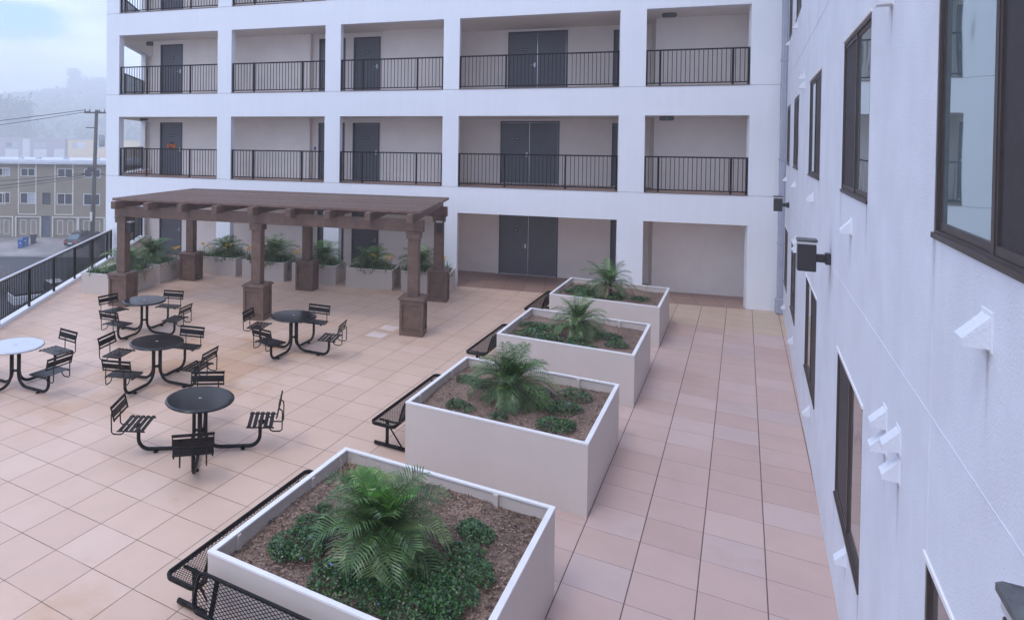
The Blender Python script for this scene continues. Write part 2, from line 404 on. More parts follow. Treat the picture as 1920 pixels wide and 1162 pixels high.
# ------------------------------------------------------------------ main gallery building
FA = math.atan(.2131)
OX, OY = 0.0, 22.0734
bld = thing('apartment_building', 'white four storey apartment building with open railed galleries and grey doors', 'building', (OX, OY, 0), FA)
SX = [-21.5, -20.92, -16.67, -16.11, -12.52, -11.97, -8.47, -7.96, -3.236, -2.527, .141, .868]
ZL = [0, 2.345, 3.186, 5.438, 6.288, 8.545, 9.39, 11.65, 12.6]
OPEN = [(SX[1], SX[2]), (SX[3], SX[4]), (SX[5], SX[6]), (SX[7], SX[8]), (SX[9], SX[10])]
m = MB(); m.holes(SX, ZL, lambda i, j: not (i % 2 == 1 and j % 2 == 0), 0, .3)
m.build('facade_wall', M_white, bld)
FL = [0, 3.186, 6.288, 9.39]; TP = [2.345, 5.438, 8.545, 11.65]
# side wall on the street side (angled)
SIDE = Matrix.Translation((-21.5, 0, 0)) @ Matrix.Rotation(R(-67.7), 4, 'Z')
m = MB(); m.m = SIDE
hs = [(-5.65, -.75, FL[k] if k else 0, TP[k]) for k in range(4)]
xs, zs, fl = cells((-6.6, -.33, 0, 12.6), hs); m.holes(xs, zs, fl, 0, .2); m.build('side_wall', M_white, bld)
# slabs and gallery floors
for k in range(1, 4):
    m = MB(); m.prism([(-21.4, .302), (1.4, .302), (1.4, 6.2), (-23.6, 6.2)], TP[k - 1], FL[k] - .004)
    m.build('gallery_ceiling_slab', M_ceil, bld)
    m = MB(); m.prism([(-21.3, .04), (1.2, .04), (1.2, 2.6), (-8.2, 2.6), (-8.2, 6), (-23.4, 6)][:6], FL[k] - .003, FL[k] + .006)
    o_ = m.build('gallery_floor', M_tileG, bld)
m = MB(); m.prism([(-21.4, .302), (1.4, .302), (1.4, 6.2), (-23.6, 6.2)], TP[3], 12.5); m.build('gallery_ceiling_slab', M_ceil, bld)
m = MB(); m.prism([(-21.35, -.02), (.8, -.02), (1.2, 6), (-23.5, 6)], -.02, .003); tag(m.build('gallery_ground_floor', M_tileG, bld))
# floor edge strips in the openings
for k in range(1, 4):
    for (a, b_) in OPEN:
        m = MB(); m.box(a + .004, b_ - .004, -.012, .04, FL[k] - .012, FL[k] + .018); m.build('floor_edge_strip', M_edge, bld)
    m = MB()
    for a, b_ in [(SX[i], SX[i + 1]) for i in range(0, 11, 2)]: m.box(a + .002, b_ - .002, -.004, .01, FL[k] - .012, FL[k] + .002)
    m.build('floor_line_groove_shade', M_groove_shade, bld)  # raised dark strips drawn in place of shaded grooves

def door(x0, x1, z, h, d, dbl=False, hside=1, plate=.65, mats=None):
    f = MB(); w = .05
    f.box(x0, x0 + w, d - .008, d + .10, z, z + h); f.box(x1 - w, x1, d - .008, d + .10, z, z + h)
    f.box(x0 + w, x1 - w, d - .008, d + .10, z + h - w, z + h)
    leaf = MB(); a, b_ = x0 + w, x1 - w
    if dbl:
        c = (a + b_) / 2
        leaf.bbox(a + .004, c - .004, d + .045, d + .09, z + .012, z + h - w - .004, .004); leaf.bbox(c + .004, b_ - .004, d + .045, d + .09, z + .012, z + h - w - .004, .004)
    else: leaf.bbox(a + .004, b_ - .004, d + .045, d + .09, z + .012, z + h - w - .004, .004)
    o = leaf.build('door', M_doorp, bld)
    f.build('door_frame', M_doorf, o)
    hx = (c - .09 if dbl else (b_ - .09 if hside > 0 else a + .09))
    q = MB(); q.bbox(hx - .03, hx + .03, d + .025, d + .045, z + .93, z + 1.09, .008)
    q.tube([(hx, d + .03, z + 1.0), (hx, d - .02, z + 1.0), (hx - .12 * (1 if dbl or hside > 0 else -1), d - .025, z + 1.0)], .011, 6)
    q.build('door_handle', M_steel, o)
    px = (a + c) / 2 + .05 if dbl else (a + b_) / 2
    q = MB(); q.bbox(px - .075, px + .075, d + .035, d + .047, z + 1.5, z + 1.6, .01); pl = q.build('number_plate', M_plate, o)
    q = MB()
    for i in range(3): q.box(px - .045 + i * .034, px - .022 + i * .034, d + .031, d + .0345, z + 1.535, z + 1.565)
    q.build('plate_digits', M_lens, pl)
    return o
def back_wall(k, x0, x1, d, doors):
    """doors: (x0,x1,h,dbl,hside)"""
    z, t = FL[k] + .007, TP[k] - .001
    hs = [(q[0], q[1], z - 1, z + q[2]) for q in doors]
    xs, zs, fl = cells((x0, x1, z, t), [(a, b_, z, e) for a, b_, c_, e in hs])
    m = MB(); m.holes(xs, zs, fl, d, d + .12); m.build('gallery_wall', M_beige, bld)
    for q in doors: door(q[0], q[1], z, q[2], d, q[3], q[4])
for k in range(4):
    back_wall(k, -20.47, -13.69, 1.56, [(-20.12, -19.09, 2.08, False, 1)])
    back_wall(k, -13.67, -10.95, 1.80, [(-13.42, -12.39, 2.08, False, 1), (-12.08, -11.06, 2.08, False, 1)])
    back_wall(k, -10.93, -8.52, 1.62, [])
    dx = .22 if k >= 2 else 0
    back_wall(k, -8.40, -2.10, 2.65, [(-6.90 + dx, -4.93 + dx, 2.17, True, 1), (-3.27, -2.28, 2.10, False, 1)])
    back_wall(k, -2.04, 1.3, 1.66, [])
    z, t = FL[k] + .007, TP[k] - .001
    for q in ((-20.47, -20.35, 1.682, 5.6), (-23.9, -20.472, 5.6, 5.72), (-13.688, -13.672, 1.56, 1.92), (-10.948, -10.932, 1.62, 1.92), (-8.518, -8.402, 1.62, 2.77), (-2.098, -2.042, 1.66, 2.9)):
        m = MB(); m.box(*q, z, t); m.build('gallery_return_wall', M_beige, bld)

def railing(pts, zb, posts, parent, mat=M_black, h=1.06, b0=.085, cap=None, sp=.115, post=.05, bal=.016, cat=None, foot=.0, name='railing'):
    """pts: 2 end points (x,y) ; posts: list of distances from the first point"""
    a = Vector(pts[0]); b_ = Vector(pts[1]); L = (b_ - a).length; t = (b_ - a) / L
    P = lambda s, z: (a.x + t.x * s, a.y + t.y * s, z)
    m = MB(); zt = zb + h
    m.bar(P(0, zt - .02), P(L, zt - .02), .05, .04); m.bar(P(0, zb + b0), P(L, zb + b0), .035, .03)
    n = int(L / sp); e = (L - n * sp) / 2
    for i in range(n + 1):
        s = e + i * sp
        if min([abs(s - q) for q in posts] + [9]) < .045: continue
        m.bar(P(s, zb + b0 + .015), P(s, zt - .04), bal, bal) if False else m.box(*_bx(P(s, 0), bal), zb + b0 + .015, zt - .04)
    o = m.build(name, mat, parent)
    for q in posts:
        k = MB(); k.box(*_bx(P(q, 0), post), zb - foot, zt - .041); k.build('post', mat, o)
    return o
def _bx(p_, w): return (p_[0] - w / 2, p_[0] + w / 2, p_[1] - w / 2, p_[1] + w / 2)
PST = [[-20.89, -19.716, -17.847, -16.70], [-16.08, -15.241, -13.389, -12.55], [-11.94, -11.18, -9.33, -8.50],
       [-7.93, -6.513, -4.714, -3.27], [-2.50, -2.142, -.278, .112]]
for k in range(1, 4):
    for i, (a, b_) in enumerate(OPEN):
        ps = [q - a - .005 for q in PST[i]]
        if k == 3 and i > 2: pass
        railing([(a + .005, .09), (b_ - .005, .09)], FL[k] + .006, ps, bld, foot=.02)
    # railing on the street side
    q0 = SIDE @ Vector((-.77, .1, 0)); q1 = SIDE @ Vector((-5.63, .1, 0))
    railing([(q0.x, q0.y), (q1.x, q1.y)], FL[k] + .006, [.05, 1.65, 3.25, 4.82], bld)
q0 = SIDE @ Vector((-.9, .12, 0)); q1 = SIDE @ Vector((-5.55, .12, 0))
railing([(q0.x, q0.y), (q1.x, q1.y)], .09, [.05, 1.6, 3.1, 4.6], bld)
m = MB(); m.m = SIDE; m.box(-5.62, -.8, .03, .30, .004, .09); m.build('gallery_curb', M_white, bld)
# ceiling fixtures
def exit_light(x, y, z, green):
    m = MB(); m.bbox(x - .20, x + .20, y - .06, y + .06, z - .13, z - .004, .03); o = m.build('ceiling_light', M_fix, bld)
    m = MB(); m.box(x - .15, x + .15, y - .064, y - .0605, z - .10, z - .03); m.build('lens', M_lampt, o)
    if green:
        m = MB(); m.box(x - .02, x + .02, y - .068, y - .0645, z - .085, z - .06); m.build('indicator', M_green, o)
exit_light(-1.83, .85, TP[2], False); exit_light(-1.88, .62, TP[1], True)
m = MB(); m.bbox(-20.86, -20.56, 1.62, 1.84, TP[2] - .16, TP[2] - .003, .02); m.build('ceiling_box', M_fix, bld)
m = MB(); m.bbox(-20.95, -20.65, 1.35, 1.55, TP[1] - .1, TP[1] - .003, .02); m.build('ceiling_box', M_fix, bld)
m = MB(); m.box(-13.58, -13.50, 1.79, 1.797, 4.26, 4.38); m.build('wall_sticker', M_sticker, bld)
# bow on the door of the second storey
w = thing('door_wreath', 'small orange bow and wreath hanging on the leftmost grey door of the second storey', 'wreath')
w.parent = None
wm = Matrix.Translation((OX, OY, 0)) @ Matrix.Rotation(FA, 4, 'Z')
w.matrix_world = wm @ Matrix.Translation((-19.60, 1.56 + .03, FL[1] + 1.18))
m = MB()
for sx in (-1, 1):
    for i in range(7):
        a = sx * (.1 + i * .13); m.poly([(0, -.01, .02), (sx * .10, -.03 - i * .004, .05 - i * .03), (sx * .22, -.02, .0 - i * .02), (sx * .16, -.01, -.06 - i * .01)])
m.tube([(0, -.02, .06), (0, -.04, .0), (0, -.02, -.05)], [.03, .05, .03], 8)
m.build('bow', M_oflow, w)
m = MB(); m.tube([(.05 * math.cos(i * PI / 6), -.02, .08 + .05 * math.sin(i * PI / 6)) for i in range(13)], .018, 6); m.build('ring', M_chip2, w)

# downpipe in the corner
dp = thing('downpipe', 'blue grey square downpipe in the corner between gallery and window wall', 'downpipe', (.90, 22.10, 0), FA)
m = MB(); m.bbox(-.06, .06, -.14, -.02, .42, 12.5, .015); m.build('pipe', M_pipe, dp)
m = MB(); m.bbox(-.10, .07, -.22, -.01, .01, .43, .02); m.build('pipe_boot', M_pipe, dp)
for z in (1.9, 4.2, 6.9, 9.4):
    m = MB(); m.box(-.075, .075, -.155, -.0, z, z + .05); m.build('pipe_strap', M_pipe, dp)

# ------------------------------------------------------------------ window wing on the right
WX, WS = .79, .0095
WA = math.atan2(-1, -WS)
wing = thing('apartment_wing', 'white stucco wall with bronze sliding windows along the right of the walkway', 'building', (WX, 0, 0), WA)
# local x = -Y, local y = into the wall
WIN = []
rows = [(.94, 2.45), (4.09, 5.62), (7.36, 8.90), (10.5, 12.0)]
colsW = [(20.05, 21.75), (16.42, 18.32), (11.32, 13.5), (6.8, 8.68), (2.60, 4.50), (-2.0, -.1)]
for rz, (z0, z1) in enumerate(rows):
    for cz, (y0, y1) in enumerate(colsW):
        if rz == 1 and cz == 5: continue
        WIN.append((-y1, -y0, z0, z1, rz, cz))
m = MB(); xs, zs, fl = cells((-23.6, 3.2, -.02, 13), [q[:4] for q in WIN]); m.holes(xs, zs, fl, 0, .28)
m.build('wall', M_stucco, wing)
def window(x0, x1, z0, z1, rz, cz):
    m = MB(); w = .032; ya, yb = .002, .06
    m.box(x0 + .002, x0 + w, ya, yb, z0 + .002, z1 - .002); m.box(x1 - w, x1 - .002, ya, yb, z0 + .002, z1 - .002)
    m.box(x0 + w, x1 - w, ya, yb, z1 - w, z1 - .002); m.box(x0 + w, x1 - w, ya, yb, z0 + .002, z0 + w + .01)
    c = (x0 + x1) / 2
    m.box(c - .02, c + .02, ya + .004, yb, z0 + w + .01, z1 - w)
    o = m.build('window', M_frame, wing)
    swap = (cz in (3, 1)) if rz == 1 else (cz in (3,))
    # local x = -Y: the low-x half is the far half
    ga, gb = (c + .02, x1 - w) if swap else (x0 + w, c - .02)
    sa, sb = (x0 + w, c - .02) if swap else (c + .02, x1 - w)
    s = MB(); f = .024
    for a, b_, yy in ((ga, gb, .016), (sa, sb, .010)):
        s.box(a, a + f, yy, yy + .03, z0 + w + .012, z1 - w - .002); s.box(b_ - f, b_, yy, yy + .03, z0 + w + .012, z1 - w - .002)
        s.box(a + f, b_ - f, yy, yy + .03, z0 + w + .012, z0 + w + .05); s.box(a + f, b_ - f, yy, yy + .03, z1 - w - .04, z1 - w - .002)
    s.build('sash', M_frame, o)
    g = MB(); g.box(ga + f, gb - f, .024, .030, z0 + w + .05, z1 - w - .04); g.build('glass_pane', M_glassg if rz == 0 else M_glass, o)
    g = MB(); g.box(sa + f, sb - f, .018, .022, z0 + w + .05, z1 - w - .04); g.build('insect_screen', M_screen, o)
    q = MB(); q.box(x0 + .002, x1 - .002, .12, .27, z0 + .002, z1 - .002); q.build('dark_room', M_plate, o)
    s = MB(); s.box(x0 - .02, x1 + .02, -.010, .0, z1 + .003, z1 + .03)
    s.build('head_flashing', M_prim, o)
    s = MB(); s.box(x0 + .002, x1 - .002, -.012, .003, z0 + .002, z0 + .03)
    s.build('sill', M_frame, o)
for q in WIN: window(*q)
m = MB()
m.box(-23.5, 3, -.002, .01, 3.19, 3.195); m.box(-23.5, 3, -.003, .01, 6.38, 6.388); m.box(-23.5, 3, -.003, .01, 9.5, 9.508)
m.box(-4.475, -4.469, -.003, .01, 2.5, 3.189); m.box(-4.475, -4.469, -.003, .01, 3.20, 4.05)
m.build('control_joints', M_stucco, wing)
def vent(Y, z, w=.12, h=.13, d=.086, mat=M_stucco):
    m = MB(); x = -Y
    n = m.pts([(x, 0, z - h / 2), (x - w, 0, z - h / 2), (x - w, 0, z + h / 2), (x, 0, z + h / 2),
               (x, -d, z - h / 2 - .0), (x - w, -d, z - h / 2 - .0), (x - w, -d, z - h / 2 + .03), (x, -d, z - h / 2 + .03)])
    for q in ((0, 1, 5, 4), (4, 5, 6, 7), (7, 6, 2, 3), (0, 4, 7, 3), (1, 2, 6, 5)): m.face([n + k for k in q])
    o = m.build('vent_hood', mat, wing)
    f = MB(); f.box(x - w - .012, x + .012, -.005, .001, z - h / 2 - .012, z + h / 2 + .012); f.build('vent_flange', M_white, o)
for Y, z in [(3.49, 3.84), (7.72, 3.82), (12.33, 3.80), (17.2, 3.77), (21.4, 3.72),
             (5.70, 2.74), (5.70, 2.58), (5.22, 2.77), (5.22, 2.59), (7.61, .80), (12.15, .62), (17.0, .49), (20.9, .42),
             (14.93, 5.86), (14.88, 5.69), (17.6, 7.18), (21.3, 7.3), (5.82, 5.58), (16.2, 2.72), (16.2, 2.56), (15.7, 2.74), (15.7, 2.58)]:
    vent(Y, z)

def stain_mat():
    m, nt, b = new_mat('rain_streak'); L = nt.links.new
    tc = N(nt, 'ShaderNodeTexCoord'); sp = N(nt, 'ShaderNodeSeparateXYZ'); L(tc.outputs['Generated'], sp.inputs[0])
    no = N(nt, 'ShaderNodeTexNoise'); setin(no, Scale=22.0, Detail=4.0)
    mp = N(nt, 'ShaderNodeMapping'); mp.inputs['Scale'].default_value = (4, 1, .25); L(tc.outputs['Object'], mp.inputs['Vector']); L(mp.outputs['Vector'], no.inputs['Vector'])
    def M(op, a, bb):
        n = N(nt, 'ShaderNodeMath', operation=op)
        for i, v in enumerate((a, bb)):
            if isinstance(v, (int, float)): n.inputs[i].default_value = v
            else: L(v, n.inputs[i])
        return n.outputs[0]
    edge_ = M('SUBTRACT', .5, M('ABSOLUTE', M('SUBTRACT', sp.outputs[0], .5), 0))
    a = M('MULTIPLY', M('MULTIPLY', edge_, 2.0), M('POWER', sp.outputs[2], 1.6)); a = M('MULTIPLY', a, M('MULTIPLY', no.outputs['Fac'], .7))
    L(a, b.inputs['Alpha']); setin(b, Base_Color=(.12, .12, .15, 1), Roughness=.9)
    return m
M_streak = stain_mat()
for Y, z, w_, l_ in [(3.49, 3.77, .06, .40), (7.72, 3.75, .07, .45), (12.33, 3.73, .08, .4), (5.70, 2.50, .07, .35), (5.22, 2.51, .07, .5), (7.61, .72, .06, .3), (9.57, 3.20, .12, .7), (5.82, 5.5, .08, .4), (14.9, 5.6, .1, .4)]:
    m = MB(); x = -Y - .045
    m.poly([(x - w_ / 2, -.0022, z - l_), (x + w_ / 2, -.0022, z - l_), (x + w_ / 2, -.0022, z), (x - w_ / 2, -.0022, z)]); m.build('rain_streak', M_streak, wing)
for x0, x1, z0, z1, rz, cz in WIN:
    if rz > 1: continue
    for x in (x0 + .03, x1 - .03):
        m = MB(); m.poly([(x - .05, -.0022, z0 - .55), (x + .05, -.0022, z0 - .55), (x + .05, -.0022, z0), (x - .05, -.0022, z0)]); m.build('rain_streak', M_streak, wing)

def wall_lamp(Y, z, label):
    t = thing('wall_lamp', label, 'lamp', (WX + WS * Y, Y, z), 0, 'dark box lamps on arms on the window wall')
    m = MB(); m.bbox(-.32, -.14, -.09, .09, -.20, .11, .008); m.build('lamp_body', M_lamp, t)
    m = MB(); m.bbox(-.322, -.138, -.092, .092, .113, .142, .004); m.build('lamp_lens', M_lens, t)
    m = MB(); m.bbox(-.33, -.13, -.10, .10, .144, .172, .006); m.build('lamp_cap', M_lampt, t)
    m = MB(); m.box(-.139, -.05, -.035, .035, -.09, .0); m.bbox(-.055, -.001, -.055, .055, -.11, .02, .006); m.build('lamp_arm', M_lamp, t)
    return t
wall_lamp(9.57, 3.31, 'middle of the dark box lamps on the window wall, fully visible')
wall_lamp(19.7, 3.19, 'smallest dark box lamp on the window wall, near the corner with the gallery')
wall_lamp(1.87, 3.445, 'nearest box lamp on the window wall, mostly cut off, grey cap showing')

# ------------------------------------------------------------------ street-side fence
fn = thing('deck_fence', 'black picket fence with cap rail coloured pale as sky reflection along the street edge of the deck', 'fence')
cb = MB(); a0, a1 = edge(-15.4, 0), edge(9.9, 0); b0_, b1_ = edge(-15.4, .2), edge(9.9, .2)
cb.prism([(a0.x, a0.y), (a1.x, a1.y), (b1_.x, b1_.y), (b0_.x, b0_.y)][::-1], -.05, .085)
tag(cb.build('deck_curb', M_white), kind='structure')
f0 = edge(-15.4, .045); f1 = edge(9.72, .045)
L = 9.72 + 15.4
m = MB(); PT = lambda s, z: ((f0 + E_ * s).x, (f0 + E_ * s).y, z)
m.bar(PT(0, 1.09), PT(L, 1.09), .04, .04); m.bar(PT(0, .20), PT(L, .20), .04, .035)
n = int(L / .105)
for i in range(n):
    q = PT(.05 + i * .105, 0); m.box(*_bx(q, .017), .217, 1.07)
m.build('pickets', M_black, fn)
m = MB(); m.bar(PT(0, 1.128), PT(L, 1.128), .06, .035); m.build('cap_rail', M_cap, fn)
s = 15.4 + .02
while s < L: 
    q = PT(s, 0); k = MB(); k.box(*_bx(q, .052), .02, 1.10); k.build('post', M_black, fn); s += 1.826
s = 15.4 + .02 - 1.826
while s > 0:
    q = PT(s, 0); k = MB(); k.box(*_bx(q, .052), .02, 1.10); k.build('post', M_black, fn); s -= 1.826
q = PT(L - .02, 0); k = MB(); k.box(*_bx(q, .052), .02, 1.10); k.build('post', M_black, fn)

# ------------------------------------------------------------------ vegetation makers
def frond(m, base, az, el, length, droop, nl=22, lw=.012, ll=.22, mi=0, mi_tip=None, vee=.5):
    """pinnate frond: an arching rachis with two rows of drooping leaflets"""
    p_ = Vector(base); d = Vector((math.cos(az) * math.cos(el), math.sin(az) * math.cos(el), math.sin(el)))
    side = Vector((-math.sin(az), math.cos(az), 0)); st = length / nl
    path = [p_.copy()]; dirs = [d.copy()]; roll_ = random.uniform(-.3, .3)
    for i in range(nl):
        d = (d + Vector((0, 0, -droop * (.4 + 1.6 * i / nl) / nl))).normalized()
        d = (d + side * roll_ / nl * .5).normalized()
        p_ = p_ + d * st; path.append(p_.copy()); dirs.append(d.copy())
    m.tube(path[::3] + [path[-1]], [.008 * (1 - .8 * i / (len(path[::3]))) for i in range(len(path[::3]) + 1)], 4, mi, False, False)
    for i in range(2, nl + 1):
        t = i / nl; ln = ll * (.45 + 1.1 * math.sin(PI * min(1, t * .85 + .12)) * .75) * random.uniform(.94, 1.06)
        dd = dirs[i]; upv = side.cross(dd).normalized() * -1
        if upv.z < 0: upv = -upv
        for sgn in (-1, 1):
            for dbl in range(1):
                q = path[i] - dd * st * (sgn * .25)
                o = (side * sgn * random.uniform(.86, .96) + dd * random.uniform(.6, .75) + upv * random.uniform(vee * .5, vee * .8)).normalized()
                mid = q + o * ln * .5; o2 = (o + Vector((0, 0, -.6 - random.random() * .12))).normalized()
                tip = mid + o2 * ln * .5
                wv = dd.cross(o).cross(o).normalized() * lw * .5
                if wv.length < 1e-5: wv = dd * lw * .5
                n = m.pts([q - wv * .5, q + wv * .5, mid + wv, mid - wv, tip])
                mm = mi if random.random() > .05 or mi_tip is None else mi_tip
                m.face([n, n + 1, n + 2, n + 3], mm); m.face([n + 3, n + 2, n + 4], mm)
def palm(x, y, z, size, nf, label, seed, ll=.2, dry=.12, cat='palm', group=None, nl=24, trunk=.22, name='palm', lwk=1.0):
    random.seed(seed)
    t = thing(name, label, cat, (x, y, z), 0, group)
    m = MB(); prof = []
    for i in range(9):
        a = i / 8; prof.append((0, 0, a * trunk))
    m.tube([(random.uniform(-.006, .006), random.uniform(-.006, .006), q[2]) for q in prof], [(.075 + .02 * (i % 2)) * size for i in range(9)], 10, 0)
    for i in range(60):
        a = random.random() * 2 * PI; zz = random.random() * trunk; r_ = .08 * size
        m.bar((math.cos(a) * r_ * .8, math.sin(a) * r_ * .8, zz), (math.cos(a) * (r_ + .05), math.sin(a) * (r_ + .05), zz + .05), .018, .008)
    m.build('trunk', M_fib, t)
    m = MB()
    for i in range(nf):
        q = i / nf                       # 0 = outermost / lowest, 1 = centre
        az = i * 2.39996 + random.uniform(-.25, .25)
        el = -.12 + q * 1.5 + random.uniform(-.1, .1)
        ln = size * (.62 + .25 * math.sin(PI * q)) * random.uniform(.85, 1.12)
        if q > .93: ln *= .6
        dr = random.uniform(1.7, 2.2) - 1.0 * q
        if q < dry: mi = 3 if random.random() < .65 else 1
        elif q > .8: mi = 2 if random.random() < .5 else 0
        else: mi = random.choice([0, 0, 1])
        frond(m, (math.cos(az) * .04, math.sin(az) * .04, trunk * (.75 + .35 * q)), az, el, ln, dr, nl, .0145 * size * lwk, ll * size, mi, 1)
    m.build('crown', [M_palm, M_palm2, M_palm3, M_dead], t)
    return t
def grass_clump(m, x, y, z, h, n, spread=.12, mi=0, w=.008, seg=4):
    for i in range(n):
        a = random.random() * 2 * PI; l = h * random.uniform(.6, 1.1); el = random.uniform(.75, 1.4)
        p_ = Vector((x + random.gauss(0, spread * .4), y + random.gauss(0, spread * .4), z)); d = Vector((math.cos(a) * math.cos(el), math.sin(a) * math.cos(el), math.sin(el)))
        s = Vector((-math.sin(a), math.cos(a), 0)) * w; prev = None
        for k in range(seg + 1):
            ww = s * (1 - k / seg) * .9 + s * .1
            nn = m.pts([p_ - ww, p_ + ww])
            if prev is not None: m.face([prev, prev + 1, nn + 1, nn], mi)
            prev = nn; p_ = p_ + d * l / seg; d = (d + Vector((0, 0, -.28))).normalized()
def cover(blobs, z, dens, label, seed, ls=.022, flowers=.0013):
    """creeping ground cover: leaf-sized faces in mounds"""
    random.seed(seed); m = MB()
    for (bx_, by, br) in blobs:
        n = int(dens * br * br)
        lob = [(random.uniform(.7, 1.15)) for _ in range(9)]
        for i in range(n):
            a = random.random() * 2 * PI; q = math.sqrt(random.random())
            k = a / (2 * PI) * 9; i0 = int(k) % 9; fr = k - int(k)
            rr = br * q * (lob[i0] * (1 - fr) + lob[(i0 + 1) % 9] * fr)
            hh = z + .015 + (.062 * (1 - q ** 3)) * random.random() ** .5 * min(1, br / .2)
            c = Vector((bx_ + rr * math.cos(a), by + rr * math.sin(a), hh))
            n_ = Vector((random.gauss(0, .55), random.gauss(0, .55), 1)).normalized()
            u = n_.orthogonal().normalized(); u = (Matrix.Rotation(random.random() * 6.28, 3, n_) @ u); v = n_.cross(u)
            s = ls * random.uniform(.7, 1.3); mi = 0 if random.random() < .78 else 1
            if random.random() < flowers: mi = 2; c.z += .02; s *= .8
            b0 = m.pts([c - u * s, c - v * s * .45 + u * s * .1, c + u * s, c + v * s * .45 + u * s * .1]); m.face([b0, b0 + 1, b0 + 2, b0 + 3], mi)
    o = m.build('ground_cover', [M_vinca, M_vinca2, M_vflow]); tag(o, label, 'ground cover', kind='stuff'); return o

# ------------------------------------------------------------------ big square planters
def big_planter(y0, label):
    x0, x1 = -4.0, -1.555; y1 = y0 + 2.42; h = .905; w = .035
    t = thing('planter_box', label, 'planter', ((x0 + x1) / 2, (y0 + y1) / 2, 0), 0, 'large square beige planters in a row')
    X, Y = (x1 - x0) / 2, (y1 - y0) / 2
    m = MB()
    m.box(-X, X, -Y, -Y + w, .0, h - .02); m.box(-X, X, Y - w, Y, .0, h - .02)
    m.box(-X, -X + w, -Y + w, Y - w, .0, h - .02); m.box(X - w, X, -Y + w, Y - w, .0, h - .02)
    m.build('side_walls', M_pbox, t)
    m = MB(); r_ = .05; e = .004
    pts = [(-X - e, -Y - e), (X + e, -Y - e), (X + e, Y + e), (-X - e, Y + e)]; inn = [(-X + r_, -Y + r_), (X - r_, -Y + r_), (X - r_, Y - r_), (-X + r_, Y - r_)]
    for i in range(4):
        j = (i + 1) % 4
        m.prism([pts[i], pts[j], inn[j], inn[i]], h - .019, h)
    m.build('rim', M_prim, t)
    for s in (-.55, .25):
        m = MB(); m.box(-X + w, -X + w + .03, s * Y * 1.3, s * Y * 1.3 + .05, h - .16, h - .021); m.build('inner_rib', M_pbox, t)
        m = MB(); m.box(X * s + .3, X * s + .35, Y - w - .04, Y - w, h - .16, h - .021); m.build('inner_rib', M_pbox, t)
    n = 34; m = MB(); idx = {}
    random.seed(int(y0 * 100)); ph = [random.random() * 6 for _ in range(6)]
    def hz(a, b_): return h - .135 + .018 * math.sin(a * 3 + ph[0]) + .015 * math.sin(b_ * 4 + ph[1]) + .008 * math.sin(a * 9 + b_ * 7 + ph[2]) + random.uniform(-.006, .006)
    for i in range(n + 1):
        for j in range(n + 1):
            a = -X + w + (2 * X - 2 * w) * i / n; b_ = -Y + w + (2 * Y - 2 * w) * j / n; m.pts([(a, b_, hz(a, b_))])
    for i in range(n):
        for j in range(n): q = i * (n + 1) + j; m.face([q, q + n + 1, q + n + 2, q + 1], 0, True)
    m.build('mulch', M_mulch if y0 < 12 else M_mulch, t)
    m = MB(); nn = 5200 if y0 < 6 else (2600 if y0 < 10 else 900)
    for i in range(nn):
        a = random.uniform(-X + .05, X - .05); b_ = random.uniform(-Y + .05, Y - .05); an = random.random() * PI; l = random.uniform(.008, .022); ww = random.uniform(.003, .007)
        z = h - .118 + .018 * math.sin(a * 3 + ph[0]) + .015 * math.sin(b_ * 4 + ph[1]) + .008 * math.sin(a * 9 + b_ * 7 + ph[2])
        dx, dy = math.cos(an) * l, math.sin(an) * l; ex, ey = -math.sin(an) * ww, math.cos(an) * ww; t_ = random.uniform(-.008, .008)
        k = m.pts([(a - dx - ex, b_ - dy - ey, z - t_), (a + dx - ex, b_ + dy - ey, z + t_), (a + dx + ex, b_ + dy + ey, z + t_ + .002), (a - dx + ex, b_ - dy + ey, z - t_ + .002)])
        m.face([k, k + 1, k + 2, k + 3], random.randint(0, 1))
    o = m.build('mulch_chips', [M_chip, M_chip2], t); o['kind'] = 'stuff'
    return t
PY = [4.49, 8.585, 12.68, 16.80]
PL = ['nearest large square beige planter, at the bottom of the picture', 'second large square beige planter, counted from the camera',
      'third large square beige planter, counted from the camera', 'farthest large square beige planter, closest to the double door']
for y0, l in zip(PY, PL): big_planter(y0, l)
SOIL = .785
palm(-2.77, 5.47, SOIL, 0.76, 42, 'large bushy palm in the nearest square planter', 11, ll=.30, dry=.2, nl=25, trunk=.22, lwk=1.3)
palm(-2.86, 9.82, SOIL, .76, 40, 'bushy palm with drooping fronds in the second square planter', 12, ll=.27, nl=22, trunk=.26, lwk=1.3)
palm(-2.72, 13.85, SOIL, .74, 30, 'open headed palm in the third square planter', 13, ll=.25, nl=20, trunk=.30, lwk=1.3)
palm(-2.85, 18.0, SOIL, .80, 30, 'dark palm in the farthest square planter near the double door', 14, ll=.23, nl=18, trunk=.34, lwk=1.3)
cover([(-3.45, 5.2, .30), (-3.5, 5.5, .24), (-3.55, 5.0, .16), (-3.62, 5.8, .1), (-2.95, 4.95, .26), (-2.6, 4.84, .24), (-2.3, 4.95, .28), (-2.06, 5.25, .28), (-1.95, 5.62, .22), (-2.12, 6.2, .2), (-2.12, 5.85, .2), (-3.66, 6.42, .11), (-3.4, 6.5, .14), (-2.75, 5.2, .25), (-2.4, 5.5, .3), (-2.2, 6.3, .14), (-2.0, 5.05, .2)],
      SOIL, 17000, 'dense creeping green ground cover with blue flowers under the nearest palm', 21, .017)
cover([(-3.42, 9.12, .23), (-2.81, 9.06, .15), (-2.11, 10.45, .26), (-2.1, 9.86, .26), (-2.3, 9.75, .2), (-2.13, 9.19, .27), (-3.69, 10.2, .2), (-3.4, 10.1, .22), (-2.55, 10.25, .22), (-1.95, 9.3, .16)],
      SOIL, 9000, 'scattered green ground cover patches in the second square planter', 22, .02)
